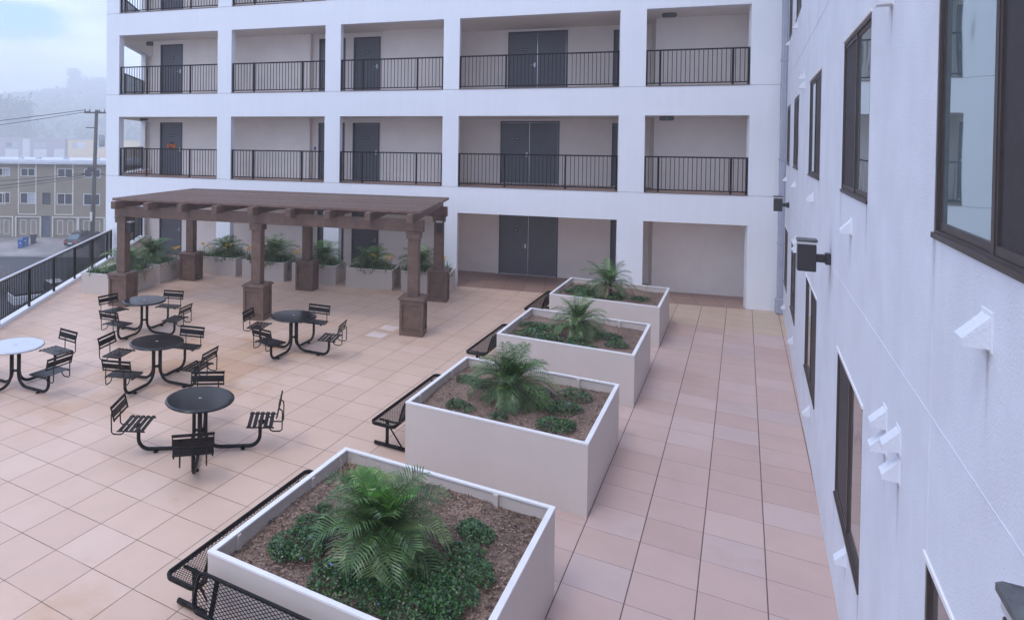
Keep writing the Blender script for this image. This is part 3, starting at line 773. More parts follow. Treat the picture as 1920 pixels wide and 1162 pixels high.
cover([(-3.66, 14.0, .3), (-3.55, 13.4, .33), (-3.14, 13.3, .3), (-2.68, 12.98, .24), (-2.2, 13.98, .3), (-1.95, 13.55, .22), (-2.39, 12.98, .24), (-2.62, 13.36, .22), (-2.9, 14.4, .3), (-3.3, 14.0, .3)],
      SOIL, 5500, 'green ground cover spreading round the palm of the third square planter', 23, .026)
cover([(-3.5, 17.9, .42), (-3.15, 17.6, .33), (-2.1, 17.9, .26), (-2.7, 17.75, .33), (-3.5, 18.4, .3)], SOIL, 4200, 'dark ground cover in the farthest square planter', 24, .03)
random.seed(31); m = MB()
for q in ((-3.78, 6.6), (-3.62, 6.62), (-3.45, 6.68), (-3.3, 6.55)): grass_clump(m, q[0], q[1], SOIL, .26, 16, .12, 0, .004)
one('dry_grass_tuft', m, M_dead, 'thin straw coloured grass tuft in the far left corner of the nearest planter', 'grass')

# ------------------------------------------------------------------ benches along the planters
def mesh_panel(m, P, L, W, pitch=.036, th=.0045):
    """expanded-metal diamonds: P(u,v) maps panel coordinates to space"""
    k = 2.0
    for sgn in (1, -1):
        c = -W * k if sgn > 0 else 0
        end = L if sgn > 0 else L + W * k
        while c < end:
            # line u = c + sgn*k*v
            v0, v1 = 0.0, W
            if sgn > 0:
                if c < 0: v0 = -c / k
                if c + k * W > L: v1 = (L - c) / k
            else:
                if c > L: v0 = (c - L) / k
                if c - k * W < 0: v1 = c / k
            if v1 - v0 > .01:
                nseg = 4 if W > .2 else 2; pv = None
                for i in range(nseg):
                    va = v0 + (v1 - v0) * i / nseg; vb = v0 + (v1 - v0) * (i + 1) / nseg
                    m.bar(P(c + sgn * k * va, va), P(c + sgn * k * vb, vb), th, th)
            c += pitch * 1.6
def rounded(L, W, r, n=5):
    pts = []
    for cx_, cy_, a0 in ((L - r, r, -90), (L - r, W - r, 0), (r, W - r, 90), (r, r, 180)):
        for i in range(n + 1):
            a = R(a0 + 90 * i / n); pts.append((cx_ + r * math.cos(a), cy_ + r * math.sin(a)))
    return pts
def make_bench(label, loc, rz):
    """local x = length (0..2.4), local y: 0 = front edge of the seat, + = towards the planter"""
    Lb = 2.42
    t = thing('bench', label, 'bench', loc, rz, 'black mesh benches round the planters')
    W = .37
    S = lambda u, v: (u, v, .44 + .02 * math.cos(v / W * PI) * 0)
    m = MB(); o = rounded(Lb, W, .07); m.tube([(x, y, .44) for x, y in o] + [(o[0][0], o[0][1], .44)], .017, 8, 0, False); 
    m.tube([(x, y, .415) for x, y in rounded(Lb, W, .07)] + [(o[0][0], o[0][1], .415)], .014, 6, 0, False)
    mesh_panel(m, lambda u, v: (u + .01, v + .01, .44), Lb - .02, W - .02); m.build('seat', M_blackg, t)
    H = .29; lean = .09
    Bk = lambda u, v: (.04 + u, .43 + v / H * lean, .50 + v)
    m = MB(); o = rounded(Lb - .08, H, .07); m.tube([Bk(x, y) for x, y in o] + [Bk(*o[0])], .017, 8, 0, False)
    mesh_panel(m, lambda u, v: Bk(u + .01, v + .01), Lb - .10, H - .02); m.build('backrest', M_blackg, t)
    for s in (.24, Lb - .24):
        m = MB(); m.tube([(s, -.06, .035), (s, .54, .035)], .028, 10); m.tube([(s, .15, .05), (s, .15, .41)], .026, 10)
        m.tube([(s, .40, .05), (s, .15, .36)], .012, 6); m.build('leg', M_blackg, t)
        m = MB(); q = [(s, .02, .40), (s, .25, .395), (s, .38, .42), (s, .438, .50), (s, .475, .60), (s, .527, .78)]
        for i in range(len(q) - 1): m.bar(q[i], q[i + 1], .045, .012)
        m.build('bracket', M_blackg, t)
    return t
b1 = make_bench('black mesh bench along the left side of the nearest square planter', (-4.60, 4.57 + 2.42, 0), R(-90))
BL = ['black mesh bench along the left side of the second square planter', 'black mesh bench along the left side of the third square planter',
      'black mesh bench along the left side of the farthest square planter']
for i, l in enumerate(BL):
    c = copy_tree(b1); c['label'] = l; c.location = (-4.62, (8.72, 12.68, 16.82)[i] + 2.42, 0)
c = copy_tree(b1); c['label'] = 'black mesh bench across the front of the nearest planter, at the bottom picture edge'
c.location = (-4.03, 3.85, 0); c.rotation_euler = (0, 0, 0)

# ------------------------------------------------------------------ round tables with four swivel seats
def make_table(label, x, y, rot, top=None, sw=None):
    t = thing('picnic_table', label, 'table', (x, y, 0), R(rot), 'round black tables with four attached seats')
    m = MB(); m.lathe([(.20, .728), (.46, .730), (.492, .738), (.503, .750), (.498, .764), (.482, .7722), (.462, .7735), (.455, .7736), (.448, .7736), (.05, .7736), (.04, .7736)], 64)
    m.build('tabletop', top or M_top, t)
    m = MB(); m.lathe([(.026, .774), (.024, .7765), (.010, .777)], 14); m.build('umbrella_plug', M_steel, t)
    for k in range(4):
        a = k * PI / 2; c, s = math.cos(a), math.sin(a)
        def P(r_, z, off=0): return (c * r_ - s * off, s * r_ + c * off, z)
        path = [P(.085, .73), P(.085, .30)]
        for i in range(7): b_ = i / 6 * PI / 2; path.append(P(.085 + .22 * (1 - math.cos(b_)), .265 - .22 * math.sin(b_)))
        path.append(P(.72, .045))
        for i in range(1, 7): b_ = i / 6 * PI / 2; path.append(P(.72 + .16 * math.sin(b_), .045 + .16 * (1 - math.cos(b_))))
        path.append(P(.88, .38))
        m = MB(); m.tube(path, .028, 10); m.box(*[0, 0, 0, 0, 0, 0]) if False else None
        m.build('leg', M_blackg, t)
        # seat: own local frame, facing the table
        seat = MB(); st = D.objects.new('seat', None)
        mm = Matrix.Rotation(a, 4, 'Z') @ Matrix.Translation((.90, 0, 0)) @ Matrix.Rotation(R(sw[k] if sw else random.uniform(-13, 13)), 4, 'Z')
        seat.m = mm
        seat.tube([(0, 0, .375), (0, 0, .415)], .05, 12)
        for i in range(5):
            yy = -.185 + i * .078; seat.bbox(yy, yy + .056, -.27, .27, .422, .436, .004)
        for q in (-.262, .240): seat.bbox(-.20, .205, q, q + .022, .405, .4215, .003)
        so = seat.build('seat', M_blackg, t)
        bk = MB(); bk.m = mm
        ln = lambda z: .235 + (z - .56) * .25
        for z0, z1 in ((.555, .58), (.605, .695), (.72, .75)):
            n = bk.pts([(ln(z0), -.27, z0), (ln(z0), .27, z0), (ln(z1), .27, z1), (ln(z1), -.27, z1), (ln(z0) + .012, -.27, z0), (ln(z0) + .012, .27, z0), (ln(z1) + .012, .27, z1), (ln(z1) + .012, -.27, z1)])
            for q in ((0, 1, 2, 3), (7, 6, 5, 4), (0, 4, 5, 1), (1, 5, 6, 2), (2, 6, 7, 3), (3, 7, 4, 0)): bk.face([n + v for v in q])
        bk.tube([(ln(.75) + .005, -.275, .75), (ln(.75) + .005, .275, .75)], .013, 8)
        for q in (-.27, .256): bk.bar((ln(.55) + .006, q + .007, .55), (ln(.75) + .006, q + .007, .755), .016, .02)
        bk.build('backrest', M_blackg, so)
        for q in (-.17, .17):
            rd = MB(); rd.m = mm
            rd.tube([(.10, q, .41), (.15, q, .345), (.18, q, .33), (.285, q, .33), (.315, q, .355), (.32, q, .56), (.315, q, .63), (.29, q, .65), (ln(.65) + .012, q, .65)], .010, 6)
            rd.build('back_rod', M_blackg, so)
        f_ = MB(); f_.m = Matrix.Rotation(a, 4, 'Z'); f_.bbox(.60, .66, -.05, .05, .002, .02, .003); f_.build('foot', M_blackg, t)
    m = MB(); m.bar((-.08, 0, .30), (.08, 0, .30), .03, .03); m.bar((0, -.08, .30), (0, .08, .30), .03, .029); m.build('leg_brace', M_blackg, t)
    return t
random.seed(5)
make_table('black round table with four seats, nearest to the camera', -6.75, 7.38, 37, None, (-5, -2, -9, 6))
make_table('dark wet round table with four seats in the middle of the left group, pale rim', -9.36, 9.04, 8)
make_table('round table with four seats beside the leftmost pergola pillar, sky reflected in its top', -12.05, 11.23, 7)
make_table('round table with four seats between the middle and right front pergola pillars', -8.30, 12.02, 3)
make_table('round table cut by the left picture edge, its top painted with pale sky sheen', -11.34, 7.46, 4, M_topw)

# ------------------------------------------------------------------ pergola
pg = thing('pergola', 'brown timber pergola with slatted roof on six pillars with panelled bases', 'pergola', (-6.34, 14.49, 0), R(13.2))
PX_ = [-8.43, -4.36, -.28]; PYy = [.28, 3.95]
for px in PX_:
    for py in PYy:
        m = MB(); a = .24
        m.box(px - a, px + a, py - a, py + a, .0, .82)
        pd = m.build('pedestal', M_wood, pg)
        m = MB(); b_ = .28
        m.box(px - b_, px + b_, py - b_, py + b_, .001, .11); m.box(px - b_, px + b_, py - b_, py + b_, .74, .84)
        for sx in (-1, 1):
            for sy_ in (-1, 1):
                x0 = px + sx * b_; x1 = px + sx * (b_ - .06); y0 = py + sy_ * b_; y1 = py + sy_ * (b_ - .06)
                m.box(min(x0, x1), max(x0, x1), min(y0, y1), max(y0, y1), .11, .74)
        m.build('pedestal_trim', M_wood, pd)
        m = MB(); m.bbox(px - .32, px + .32, py - .32, py + .32, .842, .885, .012); m.bbox(px - .295, px + .295, py - .295, py + .295, .886, .905, .008); m.build('pedestal_cap', M_wood, pd)
        m = MB(); a = .13; m.bbox(px - a, px + a, py - a, py + a, .905, 2.43, .008); po = m.build('post', M_wood, pg)
        m = MB(); a = .165; m.box(px - a, px + a, py - a, py + a, 2.28, 2.43); m.bbox(px - a - .02, px + a + .02, py - a - .02, py + a + .02, 2.41, 2.438, .005)
        m.build('post_collar', M_wood, po)
for py in PYy:
    m = MB(); m.bbox(-8.66, -.05, py - .10, py + .10, 2.44, 2.72, .012); m.build('beam', M_wood, pg)
for i in range(9):
    x = -8.40 + i * (8.10 / 8)
    m = MB(); m.bbox(x - .075, x + .075, -.24, 4.34, 2.69, 2.895, .012); m.build('rafter', M_wood, pg)
for i in range(32):
    y = .02 + i * .137
    m = MB(); m.bbox(-8.62, -.06, y, y + .058, 2.897, 2.965, .006); m.build('slat', M_woodd, pg)
def small_lamp(lx, ly, label):
    c, s = math.cos(R(13.2)), math.sin(R(13.2)); X = -6.34 + lx * c - ly * s; Y = 14.49 + lx * s + ly * c
    t = thing('wall_lamp', label, 'lamp', (X, Y, 2.02), R(13.2), 'small dark lamps on the pergola posts')
    m = MB(); m.bbox(-.02, .14, -.08, .08, -.01, .26, .008); m.build('lamp_body', M_lamp, t)
    m = MB(); m.bbox(-.03, .15, -.09, .09, .262, .30, .008); m.build('lamp_cap', M_lens, t)
small_lamp(-.28 - .02 - .0, 3.95 - .21, 'small dark box lamp on the back right pergola post under the beam')
small_lamp(-8.43 + .15, .28, 'small dark box lamp on the leftmost front pergola post under the beam')

# ------------------------------------------------------------------ small planters behind the pergola
SR = R(12.6); su = Vector((math.cos(SR), math.sin(SR))); sn = Vector((-math.sin(SR), math.cos(SR)))
def small_planter(fx, fy, Lx, Wy, label, seed, plants, flowers):
    """(fx,fy) = front left corner"""
    random.seed(seed); h = .60
    t = thing('planter_box', label, 'planter', (fx, fy, 0), SR, 'low beige planters under and behind the pergola')
    m = MB(); w = .03
    m.box(0, Lx, 0, w, 0, h); m.box(0, Lx, Wy - w, Wy, 0, h); m.box(0, w, w, Wy - w, 0, h); m.box(Lx - w, Lx, w, Wy - w, 0, h); m.build('side_walls', M_pbox, t)
    m = MB(); m.box(-.003, Lx + .003, -.003, .04, h + .001, h + .014); m.box(-.003, Lx + .003, Wy - .04, Wy + .003, h + .001, h + .014)
    m.box(-.003, .04, .04, Wy - .04, h + .001, h + .014); m.box(Lx - .04, Lx + .003, .04, Wy - .04, h + .001, h + .014); m.build('rim', M_prim, t)
    m = MB(); m.box(w + .001, Lx - w - .001, w + .001, Wy - w - .001, .35, h - .07); m.build('soil', M_mulchd, t)
    P = lambda a, b_: Vector((fx, fy)) + su * a + sn * b_
    for (a, b_, sz, lab) in plants:
        q = P(a, b_)
        palm(q.x, q.y, h - .07, sz * 1.2, 30, lab, seed + 3, ll=.36, dry=.0, nl=15, trunk=.22, lwk=1.7, name='palm_shrub', cat='shrub', group='leafy shrubs in the low planters')
    m = MB(); random.seed(seed + 9)
    nn = int(Lx * 13)
    for i in range(nn):
        q = P(.12 + (Lx - .24) * (i + random.random()) / nn, random.choice([.13, .2, Wy * .5, Wy - .2])); grass_clump(m, q.x, q.y, h - .07, random.uniform(.28, .5), 30, .2, random.choice([0, 0, 1]), .011)
    o = m.build('strap_leaf_plants', [M_palm, M_palm2])
    tag(o, 'green strap leaves filling ' + label.replace('low beige planter ', 'the low planter '), 'foliage', kind='stuff')
    for (a, b_, fl_) in flowers:
        q = P(a, b_); f = thing('lily', fl_, 'flower', (q.x, q.y, h - .07), 0, 'yellow lilies in the low planters')
        m = MB(); st = []
        for i in range(5):
            st.append((random.uniform(-.14, .14), random.uniform(-.09, .09), random.uniform(.34, .52)))
        for (x_, y_, z_) in st: m.tube([(x_ * .2, y_ * .2, 0), (x_ * .6, y_ * .6, z_ * .6), (x_, y_, z_)], .004, 4)
        m.build('stem', M_palm3, f)
        m = MB()
        for (x_, y_, z_) in st:
            for k in range(6):
                a_ = k * PI / 3; m.poly([(x_, y_, z_ - .02), (x_ + .045 * math.cos(a_ - .45), y_ + .045 * math.sin(a_ - .45), z_ + .025), (x_ + .08 * math.cos(a_), y_ + .08 * math.sin(a_), z_ + .035), (x_ + .045 * math.cos(a_ + .45), y_ + .045 * math.sin(a_ + .45), z_ + .025)])
        m.build('petals', M_yflow, f)
small_planter(-16.71, 13.11, 1.43, 1.62, 'low beige planter nearest the street fence', 41, [(.95, .85, .75, 'bright green shrub in the low planter nearest the street fence')], [])
small_planter(-17.15, 14.99, 1.43, 1.62, 'low beige planter second from the street fence', 42, [(.75, .6, .85, 'spreading green shrub in the second low planter from the fence')], [(1.25, 1.3, 'yellow lily behind the back left pergola pillar')])
small_planter(-15.98, 17.22, 1.5, 1.15, 'low beige planter just right of the back left pergola pillar', 43, [(.85, .6, .72, 'green shrub in the low planter right of the back left pillar')],
              [(.25, .25, 'yellow lily at the left end of the third low planter'), (1.0, .3, 'yellow lily in the middle of the third low planter'), ])
small_planter(-14.17, 17.47, 1.5, 1.15, 'low beige planter seen behind the middle front pillar', 44, [(.95, .6, .80, 'tall green shrub in the low planter behind the middle front pillar')],
              [(.12, .3, 'yellow orange lily left of the middle front pillar')])
small_planter(-12.48, 17.93, 1.5, 1.15, 'low beige planter partly hidden by the back middle pillar', 45, [(.9, .6, .72, 'dark green shrub right of the back middle pillar')], [(.15, .25, 'small yellow lily left of the back middle pillar')])
small_planter(-10.66, 18.30, 1.5, 1.15, 'low beige planter fully visible between back middle and right pillars', 46, [(.7, .6, .68, 'rounded dark shrub in the fully visible low planter')], [(.85, .3, 'small orange yellow lily in the fully visible low planter'), (1.3, .3, 'pale yellow lily at the right end of the fully visible low planter')])
small_planter(-8.97, 18.80, 1.5, 1.15, 'rightmost low beige planter behind the back right pillar', 47, [(.45, .6, .72, 'dark shrub beside the back right pergola pillar')], [(1.25, .55, 'yellow lily in the rightmost low planter beside the pillar')])

# pale service covers in the paving
for i, (a, b_) in enumerate([(-7.34, 14.10), (-7.36, 14.80)]):
    m = MB(); m.m = Matrix.Translation((a, b_, 0)) ; m.box(-.2, .2, -.2, .2, .001, .005)
    one('drain_cover', m, M_cover, ['pale square cover in the paving, nearer of two beside the front right pillar', 'pale square cover in the paving, farther of two beside the front right pillar'][i], 'cover')

# ------------------------------------------------------------------ the street below (frame: L to the right, F away from the camera)
ST = Matrix.Rotation(yaw, 4, 'Z')
def street(mb_name, fn_, mat, parent=None, kind=None):
    m = MB(); m.m = ST; fn_(m); o = m.build(mb_name, mat, parent)
    if kind: o['kind'] = kind
    return o
SZ = -7.6
street('ground', lambda m: m.box(-1800, 1800, -450, 1800, -8.2, -7.66), M_ground, kind='structure')
street('road', lambda m: m.box(-160, 60, 40.0, 69.4, -7.659, SZ), M_asph, kind='structure')
def drive(m):
    for (x0, x1) in ((-120, -36.6), (-36.59, -28.2), (-28.19, 20)):
        m.prism([(x0, 71.0), (x1, 71.0), (x1, 71.6), (x0, 71.6)], -7.659, SZ + .14)
street('pavement', lambda m: m.box(-120, 40, 69.7, 72.4, -7.658, SZ + .12), M_conc, kind='structure')
def kerb(m):
    n = 40
    for (x0, x1, hz) in ((-120, -39.5, .10), (-33.9, -32.5, .05), (-24.5, 40, .12)): m.box(x0, x1, 69.4, 69.7, -7.657, SZ + hz)
    m.box(-39.5, -33.9, 69.4, 69.7, -7.657, SZ + .04); m.box(-32.5, -24.5, 69.4, 69.7, -7.657, SZ + .03)
    m.tube([(-36.6 + 1.3 * math.cos(a * PI / 12), 69.35 , SZ + .02 + .14 * math.sin(a * PI / 12)) for a in range(13)], .1, 8)
street('kerb', kerb, M_kerb, kind='structure')
def drv(m):
    n = m.pts([(-120, 72.4, SZ + .121), (40, 72.4, SZ + .121), (40, 77.3, -6.66), (-120, 77.3, -6.66), (-120, 72.4, -7.66), (40, 72.4, -7.66), (40, 77.3, -7.66), (-120, 77.3, -7.66)])
    for q in ((0, 1, 2, 3), (0, 4, 5, 1), (1, 5, 6, 2), (2, 6, 7, 3), (3, 7, 4, 0)): m.face([n + k for k in q])
street('driveway', drv, M_conc, kind='structure')
street('near_verge', lambda m: m.box(-160, 60, 33, 39.99, -7.659, SZ + .1), M_ground, kind='structure')

# tan apartment house across the street
th = thing('apartment_house', 'tan three storey house across the street with garages and cream trim', 'house', (0, 0, 0), yaw)
FD = 77.0
def hb(x0, x1, z0, z1, d0, d1, name, mat, parent):
    m = MB(); m.box(x0, x1, FD + d0, FD + d1, z0, z1); return m.build(name, mat, parent)
wins = [(-38.83, -37.1, .34, 1.27), (-35.89, -34.23, .32, 1.24), (-31.68, -29.92, .25, 1.22), (-28.62, -26.74, .24, 1.22),
        (-38.83, -37.09, -2.81, -1.54), (-35.95, -34.19, -2.83, -1.56), (-31.71, -29.92, -2.9, -1.6), (-28.67, -26.77, -2.94, -1.62)]
wins += [(x0 - 10.9, x1 - 10.9, z0, z1) for x0, x1, z0, z1 in wins]
gar = [(-39.25, -36.87), (-36.34, -33.68), (-32.11, -29.44), (-29.14, -26.34), (-43.0, -40.3), (-46.0, -43.2), (-25.6, -23.0)]
nich = (-33.4, -32.44, -2.93, -1.55); edoor = (-33.46, -32.44, -6.62, -4.2)
hs = [w_ for w_ in wins] + [(a, b_, -6.65, -4.4) for a, b_ in gar] + [nich, edoor]
xs, zs, fl = cells((-50, -22.4, -6.66, 1.72), hs)
m = MB(); m.holes(xs, zs, fl, FD, FD + .25); m.build('front_wall', M_tan, th)
hb(-50, -22.4, -6.66, 1.7, .9, 12, 'house_body', M_tan, th)
hb(-50.3, -22.0, 1.73, 1.99, -.35, 12.2, 'roof', M_roofw, th)
hb(-50.1, -22.2, 2.0, 2.2, .6, 12, 'roof_parapet', M_roofw, th)
random.seed(3)
for i, (x0, x1, z0, z1) in enumerate(wins):
    m = MB(); f = .07; c = (x0 + x1) / 2
    m.box(x0 - .0, x0 + f, FD - .03, FD + .1, z0, z1); m.box(x1 - f, x1, FD - .03, FD + .1, z0, z1); m.box(x0 + f, x1 - f, FD - .03, FD + .1, z0, z0 + f); m.box(x0 + f, x1 - f, FD - .03, FD + .1, z1 - f, z1); m.box(c - .035, c + .035, FD - .028, FD + .1, z0 + f, z1 - f)
    o = m.build('window', M_trimw if i not in (3, 7) else M_whp, th)
    m = MB(); m.box(x0 + f, c - .036, FD + .06, FD + .07, z0 + f, z1 - f); m.build('pane', M_wing, o)
    m = MB(); m.box(c + .036, x1 - f, FD + .06, FD + .07, z0 + f, z1 - f); m.build('pane', M_curt if i % 8 in (0, 5) else M_wing, o)
hb(*nich[:2], *nich[2:], .2, .24, 'stair_opening', M_doorf, th)
d_ = hb(edoor[0], edoor[1], edoor[2], edoor[3], .15, .2, 'entry_door', M_bluedoor, th)
for (x0, x1) in gar:
    g = hb(x0 + .02, x1 - .02, -6.64, -4.42, .12, .18, 'garage_door', M_tand, th)
    for xx in (x0 + (x1 - x0) * .28, x0 + (x1 - x0) * .72):
        m = MB(); a, b_ = xx - .33, xx + .33; f = .06
        for q in ((a, a + f, -6.33, -4.68), (b_ - f, b_, -6.33, -4.68), (a + f, b_ - f, -4.74, -4.68), (a + f, b_ - f, -6.33, -6.27)): m.box(q[0], q[1], FD + .09, FD + .118, q[2], q[3])
        m.build('panel_trim', M_trimw, g)
    m = MB(); m.box(x0 - .13, x0, FD - .03, FD + .02, -6.65, -4.29); m.box(x1, x1 + .13, FD - .03, FD + .02, -6.65, -4.29); m.box(x0, x1, FD - .03, FD + .02, -4.4, -4.29); m.build('garage_trim', M_trimw, g)
for x in (-36.12, -34.12, -31.94, -29.88, -47.1, -45.1, -42.8, -40.8):
    hb(x - .055, x + .055, -4.06, 1.72, -.04, 0, 'vertical_trim', M_trimw, th)
for x0, x1 in ((-36.065, -34.175), (-31.885, -29.935), (-47.0, -45.1), (-42.8, -40.8)): hb(x0, x1, -4.07, -3.97, -.04, 0, 'panel_base_trim', M_trimw, th)
for x in (-45, -41.5, -37.6, -35.5, -32.2, -28.5):
    m = MB(); m.box(x, x + .5, FD + 3, FD + 3.5, 2.0, 2.45); m.build('roof_vent', M_roofw, th)

# houses further up the hill
def far_house(name, label, x0, x1, z0, z1, Dd, mat, parts_):
    t = thing(name, label, 'house', (0, 0, 0), yaw)
    m = MB(); m.box(x0, x1, Dd, Dd + 14, z0, z1); m.build('wall', mat, t)
    m = MB(); m.box(x0 - .3, x1 + .3, Dd - .3, Dd + 14.3, z1 + .002, z1 + .25); m.build('roof', M_roofw, t)
    for (nm, a, b_, c, d, mt) in parts_:
        m = MB(); m.box(a, b_, Dd - .15, Dd, c, d); m.build(nm, mt, t)
far_house('hillside_house', 'faded mauve grey house in fog above the tan house, white garage doors', -254, -161.2, -26, 5.2, 403, M_greyh,
          [('garage_door', -197.07, -189.13, -8.91, -1.32, M_whp), ('white_bay', -186.68, -182.44, -8.91, 4.73, M_whp), ('garage_door', -179.99, -172.27, -8.91, -1.19, M_whp), ('garage_door', -167.83, -161.82, -8.91, -1.04, M_whp), ('window', -196.6, -193.35, -0.08, 2.59, M_wing), ('window', -193.13, -189.41, -0.23, 2.65, M_curt), ('window', -179.74, -176.51, -0.14, 2.77, M_curt), ('window', -176.02, -172.55, -0.11, 2.84, M_curt), ('garage_door', -223.2, -215.45, -8.91, -1.32, M_whp), ('garage_door', -241.8, -234.05, -8.91, -1.32, M_whp)])
far_house('hillside_house', 'faded pale yellow house in fog beside the utility pole', -159.7, -117, -26, 4.6, 403, M_yelh,
          [('window', -157.2, -154.19, -0.23, 3.02, M_curt), ('window', -153.73, -149.23, -0.85, 3.18, M_whp), ('window', -144.46, -139.5, -0.54, 3.18, M_curt)])
# ground step under the far houses
street('hill_slope', lambda m: m.prism([(-600, 150), (300, 150), (300, 400), (-600, 400)], -7.66, -9.0 + 2.0), M_hill, kind='structure')

# hill
def HZ(l, f):
    base = max(0, min(1, (f - 520) / 450.0)); prof = 67.5 + 5.0 * math.sin(l * .0126) + 3.6 * math.sin(l * .033 + 1)
    return -9 + (prof + 9) * (base ** .8)
def hill():
    m = MB(); random.seed(8); nx, ny = 70, 20
    for i in range(nx + 1):
        for j in range(ny + 1):
            l = -1030 + 1370 * i / nx; f = 480 + 800 * j / ny; m.pts([(l, f, HZ(l, f) + random.uniform(-.6, .6))])
    for i in range(nx):
        for j in range(ny): q = i * (ny + 1) + j; m.face([q, q + ny + 1, q + ny + 2, q + 1], 0, True)
    for v in range(len(m.v)): m.v[v] = tuple(ST @ Vector(m.v[v]))
    tag(m.build('hill', M_hill), kind='structure')
hill()
def leaf_tree(l, f, z, H_, W_, label, seed, n=900, ls=.5, trunk_r=.4, lobes=9, name='tree', spire=False, group=None):
    random.seed(seed); w_ = ST @ Vector((l, f, z)); t = thing(name, label, 'tree', w_, 0, group)
    m = MB(); limbs = []
    m.tube([(0, 0, 0), (.1 * W_ * .1, 0, H_ * .45), (.0, .1, H_ * .85)], [trunk_r, trunk_r * .6, trunk_r * .15], 7)
    cl = []
    for i in range(lobes):
        hz = H_ * random.uniform(.38, .95); rr = W_ * .5 * (1.15 - hz / H_ if spire else random.uniform(.4, .9)) ; a = random.random() * 2 * PI
        e = Vector((math.cos(a) * rr * .7, math.sin(a) * rr * .7, hz)); m.tube([(0, 0, hz * .6), (e.x * .5, e.y * .5, hz * .85), tuple(e)], [trunk_r * .35, trunk_r * .2, trunk_r * .08], 5)
        cl.append((e, W_ * random.uniform(.13, .24)))
    m.build('trunk', M_bark, t)
    m = MB()
    for i in range(n):
        e, r_ = random.choice(cl); d = Vector((random.gauss(0, 1), random.gauss(0, 1), random.gauss(0, .8))) * r_ * .55
        c = e + d; u = Vector((random.gauss(0, 1), random.gauss(0, 1), random.gauss(0, 1))).normalized(); v = u.orthogonal().normalized(); s = ls * random.uniform(.5, 1.3)
        k = m.pts([c - u * s, c - v * s * .5, c + u * s, c + v * s * .5]); m.face([k, k + 1, k + 2, k + 3], 0)
    m.build('crown', M_farleaf, t)
leaf_tree(-401, 1033, 58, 56, 28, 'tall ragged tree fading in fog on the hill crest', 51, 1700, 2.0, 1.3, 14, spire=True)
leaf_tree(-380, 1045, 52, 45, 40, 'broad fog-veiled tree right of the tall ragged tree', 52, 1700, 2.3, 1.3, 12)
leaf_tree(-352, 1045, 52, 45, 46, 'broad fog-veiled tree on the crest next to the white building', 53, 1700, 2.3, 1.3, 12)
leaf_tree(-245, 512, -9, 42, 40, 'round grey tree in fog above the left end of the mauve house', 54, 2600, 1.6, 1.2, 18)
leaf_tree(-273, 527, -9, 43, 43, 'second round grey tree in fog at the left picture edge', 55, 2600, 1.6, 1.2, 18)
leaf_tree(-440, 1033, 68, 18, 5, 'thin bare pole-like tree standing on the foggy crest', 56, 40, .8, .5, 4, spire=True)
random.seed(77)
m = MB(); m.m = ST
for i in range(6500):
    l = random.uniform(-800, -150); f = random.uniform(540, 1066)
    z = HZ(l, f) + random.uniform(0, 5.8)
    c = Vector((l, f, z)); u = Vector((random.gauss(0, 1), random.gauss(0, 1), random.gauss(0, 1))).normalized(); v = u.orthogonal().normalized(); s = random.uniform(1.7, 4.6)
    k = m.pts([c - u * s, c - v * s, c + u * s, c + v * s]); m.face([k, k + 1, k + 2, k + 3])
tag(m.build('hillside_scrub', M_farleaf), 'foggy scrub and tree mass covering the hill', 'scrub', kind='stuff')

